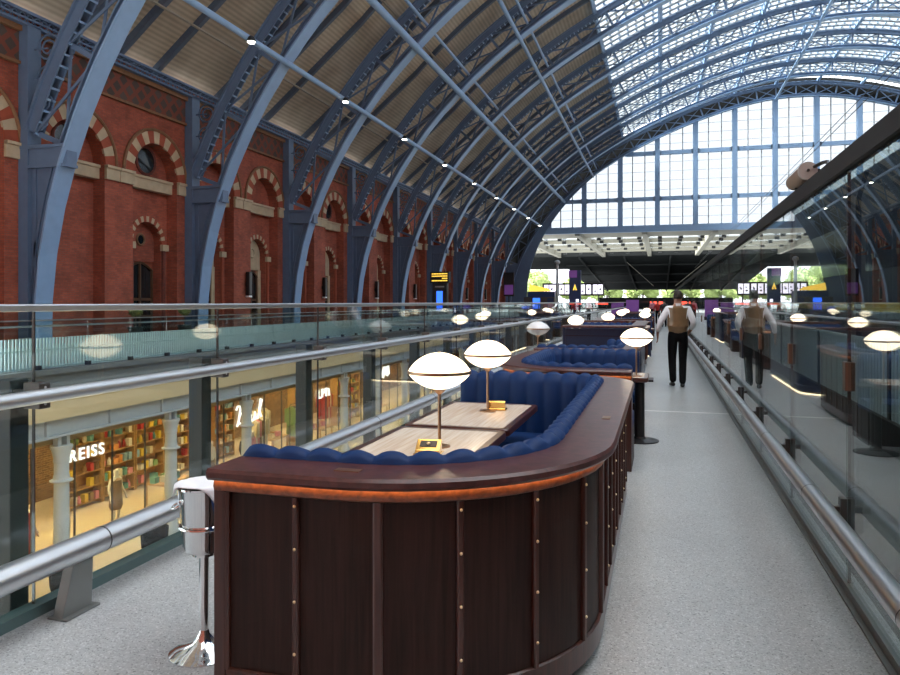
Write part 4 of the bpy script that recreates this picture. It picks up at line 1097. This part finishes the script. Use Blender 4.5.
    if c.get('top'):
        keys = ['chest','waist','upper','shl','shr','ell','elr']
        ov = {'cfl': (lerp('ell','wrl',.93), .041*k), 'cfr': (lerp('elr','wrr',.93), .041*k), 'hem': (S((0,0,.94)), (.158*k,.118*k)), 'nk': (S((0,-.005,1.478)), (.070*k,.066*k))}
        shell('shirt', keys, E+[('ell','cfl'),('elr','cfr'),('waist','hem'),('upper','nk')], .014*k, c['top'], ov)
        q = MB(); q.lathe([(.066,1.475),(.070,1.50),(.064,1.535),(.058,1.535),(.060,1.48)], 18, (0,0,0)); o = q.build('collar', c.get('collar', c['top']), root, 40); o.scale = (k,k,k)
    if c.get('vest'):
        V = {'chest': (J['chest'][0], (.206*k,.150*k)), 'waist': (J['waist'][0], (.180*k,.134*k)), 'hem': (S((0,0,.925)), (.182*k,.150*k)), 'upper': (S((0,-.004,1.40)), (.180*k,.130*k)), 'yoke': (S((0,-.012,1.455)), (.085*k,.085*k)), 'sl': (S((-.135,-.012,1.445)), (.066*k,.078*k)), 'sr': (S((.135,-.012,1.445)), (.066*k,.078*k))}
        skin('waistcoat', V, [('hem','waist'),('waist','chest'),('chest','upper'),('upper','yoke'),('upper','sl'),('upper','sr')], c['vest'], root, 2, 'chest')
        q = MB(); q.beam((-.12,-.137,1.125),(.12,-.137,1.125),.012,.03,(0,0,1)); q.build('back_strap', c['vest'], root)
    if c.get('legs'):
        V = {'pelvis': (J['pelvis'][0], (.164*k,.128*k)), 'belt': (S((0,0,1.10)), (.150*k,.116*k))}
        for s in 'lr':
            V['hp'+s] = (J['hp'+s][0], .108*k); V['kn'+s] = (J['kn'+s][0], .076*k); V['md'+s] = (lerp('kn'+s,'an'+s,.5), .070*k); V['cf'+s] = (lerp('kn'+s,'an'+s,1.06), .064*k)
        skin('trousers', V, [('belt','pelvis'),('pelvis','hpl'),('pelvis','hpr'),('hpl','knl'),('hpr','knr'),('knl','mdl'),('knr','mdr'),('mdl','cfl'),('mdr','cfr')], c['legs'], root, 2, 'pelvis')
    if c.get('skirt'):
        q = MB(); q.lathe([(.12,1.40),(.165,1.30),(.13,1.12),(.17,.95),(.20,.55),(.19,.52)], 20); o = q.build('dress', c['skirt'], root, 50); o.scale = (k, k*.75, k)
    if c.get('coat'):
        q = MB(); q.lathe([(.10,1.46),(.20,1.40),(.205,1.25),(.18,1.10),(.21,.9),(.23,.62),(.22,.60)], 20); o = q.build('coat', c['coat'], root, 50); o.scale = (k, k*.75, k)
    if c.get('shoe'):
        for s in 'lr':
            a, t = Vector(J['an'+s][0]), Vector(J['to'+s][0]); hz = (t-a); hz.z = 0; hz.normalize()
            heel = a-hz*.05*k; heel.z = max(.03*k, a.z-.05*k)
            skin('shoe', {'h': (tuple(heel), (.040*k,.036*k)), 'm': (tuple((a+t)/2+Vector((0,0,-.005))), (.045*k,.042*k)), 't': (tuple(t+hz*.05*k), (.046*k,.028*k))}, [('h','m'),('m','t')], c['shoe'], root, 2, 'm')
    if not dummy:
        for s in (-1, 1):
            q = MB(); q.ell((s*.034*k, .104*k, 1.672*k), .012*k, .010*k, .008*k, 8, 6); q.build('eye', M['black'], root, 60)
        q = MB(); q.ell((0, .108*k, 1.600*k), .026*k, .008*k, .007*k, 10, 6); q.build('mouth', M['redblock'], root, 60)
    if c.get('hair'):
        q = MB(); rows = []
        n = 20
        for j in range(9):
            t = PI*.5*j/8*1.32; row = []
            for i in range(n):
                a = 2*PI*i/n; front = math.sin(a) > .35
                tt = t*(.72 if front else 1.0)
                row.append((.080*k*math.sin(tt)*math.cos(a), (.004+.101*math.sin(tt)*math.sin(a))*k, (1.672+.112*math.cos(tt))*k))
            rows.append(row)
        q.grid(rows, True, True); q.build('hair', c['hair'], root, 70)
    return root
wtr = thing('person', 'waiter in white shirt, tan waistcoat and black trousers walking away down the aisle', 'person', (.315, 13.85, 0), .04)
figure(wtr, dict(skin=M['skin'], top=M['white'], vest=M['tan_satin'], legs=M['trouser'], shoe=M['black'], hair=M['hair'], collar=M['white']),
       {'ell':(-.31,-.05,1.20),'wrl':(-.355,.03,.985),'pal':(-.355,.055,.91),'elr':(.275,-.06,1.19),'wrr':(.235,.13,1.05),'par':(.215,.19,1.01),
        'knl':(-.10,.03,.51),'anl':(-.085,-.02,.10),'tol':(-.105,.10,.032),'knr':(.09,.05,.50),'anr':(.075,-.10,.085),'tor':(.085,.05,.035)})
for i, (lab, loc, cs) in enumerate((('distant person in a red top at the far end of the walkway', (-.15, 52, 0), 'red'), ('distant person in dark clothes at the far end, right of the red top', (.25, 47, 0), 'dark'),
                                  ('distant person in purple clothes at the far end, leftmost of the group', (-.55, 58, 0), 'pink'))):
    p = thing('person', lab, 'person', loc, .3*i, group='distant people at the end of the walkway')
    figure(p, dict(skin=M['skin'], top=M['c_'+cs], legs=M['trouser'], shoe=M['black'], hair=M['hair']), {}, 1.68+.05*i)
# shop dummies
DM = M['c_offwhite']
for lab, loc, cs in (('white headed shop dummy in a long red dress at the left edge', (-15.6, 14.6, -5.3), dict(skin=DM, coat=M['c_red'], legs=M['c_red'])),
                     ('white headed shop dummy in a brown dress below the lettered sign', (-16.0, 18.3, -5.3), dict(skin=DM, skirt=M['c_brown'], coat=M['c_brown'])),
                     ('shop dummy in a long cream coat right of the script sign', (-15.5, 24.6, -5.3), dict(skin=M['trouser'], coat=M['c_cream'], legs=M['c_brown'])),
                     ('white headed shop dummy in a pink top and dark jeans', (-15.6, 25.3, -5.3), dict(skin=DM, top=M['c_pink'], legs=M['c_denim'])),
                     ('shop dummy in a cream blouse left of the script sign column', (-15.9, 23.0, -5.3), dict(skin=DM, top=M['c_offwhite'], legs=M['c_brown']))):
    p = thing('mannequin', lab, 'shop dummy', loc, -PI/2, group='shop window dummies')
    figure(p, cs, {}, 1.80, dummy=True)

# ------------------------------------------------------------------ left platform furniture
ws0 = None
for k in range(8):
    y = 24.65+8.95*k-.1
    if k == 0: continue
    if ws0 is None:
        ws0 = thing('wall_speaker', '', 'speaker', (WX+.02, y, 1.9), group='black wall speakers between the arches')
        q = MB(); q.box(.06,.26,-.15,.15,0,1.25); q.build('cabinet', M['black'], ws0, bevel=.02)
        q = MB(); q.box(.26,.275,-.12,.12,.1,1.2); q.build('grille', M['steel_dark'], ws0)
        q = MB(); q.box(-.02,.06,-.05,.05,.5,.7); q.build('bracket', M['black'], ws0)
        q = MB(); q.box(.05,.265,-.14,.14,-.09,-.0); q.build('lamp', M['opal_off'], ws0); o = ws0
    else: o = copy_tree(ws0); o.location = (WX+.02, y, 1.9)
    o['label'] = 'slim black wall speaker on the brick pier between two arches, %s from the left' % ORD[k-1]
tot = thing('information_totem', 'dark information totem with amber departures board and blue screen beyond the balustrade', 'information board', (-15.3, 50, 0), -.3)
q = MB(); q.box(-.62,.62,-.12,.12,0,2.95); q.build('cabinet', M['steel_dark'], tot)
q = MB(); q.box(-.80,.80,-.16,.16,2.95,3.75); hd = q.build('header', M['black'], tot)
q = MB(); random.seed(3)
for r in range(4):
    x = -.66
    while x < .62:
        L_ = random.uniform(.10,.3)
        if r != 2 or x > .05: q.box(x, min(.7,x+L_), -.175, -.16, 3.56-.165*r, 3.64-.165*r)
        x += L_+.03
q.build('display_text', M['screen_amber'], hd)
q = MB(); q.box(-.26,.26,-.135,-.12,.9,2.35); q.build('screen', M['screen_blue'], tot)
q = MB(); q.box(-.4,.4,-.132,-.12,2.62,2.72); q.build('caption_strip', M['beam_grey'], tot)
def bush(mb, c, r, n, seed, s=.5):
    rnd = random.Random(seed)
    for _ in range(n):
        d = Vector((rnd.gauss(0,1), rnd.gauss(0,1), rnd.gauss(0,1))).normalized()*r*rnd.uniform(.6,1.0); p = Vector(c)+d
        a = Vector((rnd.gauss(0,1), rnd.gauss(0,1), rnd.gauss(0,1))).normalized()*s; b_ = a.orthogonal().normalized()*s*.5
        mb.add([p-a, p+b_, p+a, p-b_], [(0,1,2,3)])
for i, (y, lab) in enumerate(((24.2, 'left of the pair'), (27.3, 'right of the pair'))):
    t = thing('potted_shrub', 'clipped green shrub in a dark pot by the brick wall, %s' % lab, 'potted plant', (-20.2, y, -.0), group='potted shrubs')
    q = MB(); q.lathe([(.20,0),(.28,.5),(.30,.55),(.26,.55),(.24,.48)], 18); q.build('pot', M['post'], t, 40)
    q = MB(); q.tube([(0,0,.45),(0,0,1.2)], .025, 6); q.build('stem', M['bark'], t)
    q = MB(); q.ell((0,0,1.22), .2, .2, .2, 12, 8); bush(q, (0,0,1.22), .27, 500, i, .06); q.build('foliage', M['leaf'], t)

# ------------------------------------------------------------------ far concourse
brd = thing('departure_board', 'wide dark departure board with white lit squares hanging over the far concourse', 'departure board', (-9.9, 86, 2.3))
q = MB(); q.box(-3.6,3.6,-.2,.2,0,1.5); q.build('cabinet', M['black'], brd)
for i, x in enumerate((-3.4,-2.75,-2.2,-1.6,-.95,.2,.9,1.6,2.35,2.95)):
    q = MB(); q.box(x,x+.52,-.23,-.2,.2,1.3); q.m = 1; q.box(x+.14,x+.36,-.245,-.225,.45+.2*(i%2),.62+.2*(i%2)); q.box(x+.2,x+.4,-.245,-.225,.85,.95)
    q.build('lit_panel', [M['screen_white'], M['black']], brd)
for x in (-3., 3.): q = MB(); q.tube([(x,0,-2.3),(x,0,0)], .08, 8); q.build('post', M['black'], brd)
bn = thing('banner_column', 'navy banner column with white vertical marks in front of the departure board', 'banner', (-7.85, 70, 0))
q = MB(); q.box(-.55,.55,-.2,.2,0,4.6); q.build('panel', M['navy_sign'], bn)
q = MB(); q.box(-.6,.2,-.22,.22,3.9,4.6); q.build('purple_top', M['purple'], bn)
q = MB(); q.prism([(-.2,2.7),(.0,3.3),(.2,2.7),(.06,2.7),(0,2.95),(-.06,2.7)], 'y', -.23, -.2); q.build('orange_emblem', M['screen_amber'], bn)
q = MB()
for z in (.5,.85,1.2,1.55): q.box(.1,.36,-.23,-.2,z,z+.28)
q.build('white_mark', M['screen_white'], bn)
ks = thing('kiosk', 'small station kiosk with a navy fascia and blue screen at the far left', 'kiosk', (-12.8, 79, 0))
q = MB(); q.box(-1.7,1.7,0,2.2,0,2.1); q.build('cabin', M['steel_dark'], ks)
q = MB(); q.box(-1.3,1.7,-.1,2.3,2.1,2.7); q.build('fascia', M['navy_sign'], ks)
q = MB(); q.box(-.7,.1,-.03,0,.8,2.0); q.build('screen', M['screen_blue'], ks)
q = MB(); q.box(.9,1.6,-.03,0,.9,2.0); q.build('poster', M['navy_sign'], ks)
q = MB(); q.prism([(-1.2,2.75),(-1.1,3.5),(.9,3.05),(1.3,2.75)], 'y', .4, .6); q.build('yellow_sign', M['screen_amber'], ks)
pst = thing('poster_panel', 'purple and dark poster panel beside the last blue rib', 'poster', (-16.4, 80, 0))
q = MB(); q.box(-.6,.6,-.08,.08,2.2,4.9); q.build('panel', M['black'], pst)
q = MB(); q.box(-.5,.5,-.1,-.08,2.4,3.5); q.build('purple_print', M['purple'], pst)
q = MB(); q.tube([(0,0,0),(0,0,2.3)], .07, 8); q.build('post', M['black'], pst)
pur = thing('poster_panel', 'purple poster panel standing left of the walkway end', 'poster', (-2.35, 66, 0))
q = MB(); q.box(-.55,.55,-.06,.06,.3,1.75); q.build('panel', M['purple'], pur)
q = MB(); q.box(-.6,.6,-.15,.15,0,.3); q.build('base', M['black'], pur)
rs_ = thing('red_sign', 'low red lit sign at the far end of the walkway left of the waiter', 'sign', (-.35, 74, 0))
q = MB(); q.box(-.6,.6,-.1,.1,1.3,1.62); q.build('lit_panel', M['red_light'], rs_)
q = MB(); q.box(-.5,-.42,-.05,.05,0,1.3); q.box(.42,.5,-.05,.05,0,1.3); q.build('post', M['black'], rs_)
lp = thing('lamp_post', 'grey camera post standing before the departure board', 'post', (-9.3, 68, 0))
q = MB(); q.tube([(0,0,0),(0,0,5.2)], [.16,.12], 10); q.build('shaft', M['beam_grey'], lp, 40)
q = MB(); q.ell((0,0,5.3), .28,.28,.22); q.build('camera_dome', M['beam_grey'], lp, 60)
bh = thing('far_shop', 'long dark row of station shops across the far concourse', 'building', (10, 175, 0))
q = MB(); q.box(-24,40,0,6,0,2.6); q.build('cabin', M['canopy_dark'], bh)
q = MB(); q.box(-20,40,-.1,0,1.3,1.9); q.build('window_band', M['glass_dark'], bh)
random.seed(5)
tx = [(-62,255,15),(-50,262,17),(-41,250,13),(-30,268,12),(-18,258,11),(-6,266,12),(6,256,11),(18,265,12),(30,258,12),(43,264,13),(56,258,12),(70,264,13)]
for i, (x, y, h) in enumerate(tx):
    t = thing('tree', 'leafy green tree beyond the far canopy, %s from the left' % ORD[i], 'tree', (x, y, 0), group='trees beyond the station')
    q = MB(); q.tube([(0,0,0),(.2,0,h*.35),(0,.1,h*.6)], [.45,.32,.15], 8); q.build('trunk', M['bark'], t, 40)
    q = MB()
    for j in range(7):
        a = 2*PI*j/6; rr = 3.2 if j < 6 else 0; c = (rr*math.cos(a), rr*.8*math.sin(a), h*(.42+.12*(j%3)) if j < 6 else h*.72); r = h*.27
        q.ell(c, r*.8, r*.8, r*.75, 10, 7); bush(q, c, r, 420, i*10+j, .45)
    q.build('crown', M['leaf'], t)

# ------------------------------------------------------------------ light, camera, view
wd = bpy.data.worlds.new('overcast'); scene.world = wd; wd.use_nodes = True
nt = wd.node_tree; bg = nt.nodes['Background']
tc = nt.nodes.new('ShaderNodeTexCoord'); sp = nt.nodes.new('ShaderNodeSeparateXYZ'); cr = nt.nodes.new('ShaderNodeValToRGB')
nt.links.new(tc.outputs['Generated'], sp.inputs[0]); nt.links.new(sp.outputs['Z'], cr.inputs['Fac']); nt.links.new(cr.outputs['Color'], bg.inputs['Color'])
cr.color_ramp.elements[0].color = (.80, .86, .92, 1); cr.color_ramp.elements[1].color = (.97, .99, 1., 1); cr.color_ramp.elements[1].position = .6
bg.inputs['Strength'].default_value = 1.0
sun = bpy.data.lights.new('daylight', 'SUN'); sun.energy = 7.0; sun.angle = math.radians(12); sun.color = (1, .98, .95)
so = bpy.data.objects.new('daylight', sun); COL.objects.link(so); so.rotation_euler = (math.radians(8), math.radians(-46), 0)

F = 720.
cam = bpy.data.cameras.new('camera'); cam.sensor_width = 36; cam.lens = 36*F/900
cam.shift_y = -(337.5-302)/900; cam.clip_end = 800; cam.clip_start = .05
co = bpy.data.objects.new('camera', cam); COL.objects.link(co)
co.location = (0, 0, 1.56); co.rotation_euler = (PI/2, 0, math.atan(210/F))
scene.camera = co
vs = scene.view_settings; vs.view_transform = 'Standard'; vs.look = 'None'; vs.gamma = 1; vs.use_curve_mapping = False
vs.exposure = 2.15
cy_ = scene.cycles
cy_.transparent_max_bounces = 32; cy_.max_bounces = 8; cy_.diffuse_bounces = 4; cy_.glossy_bounces = 5; cy_.caustics_reflective = False; cy_.caustics_refractive = False
cy_.sample_clamp_indirect = 6
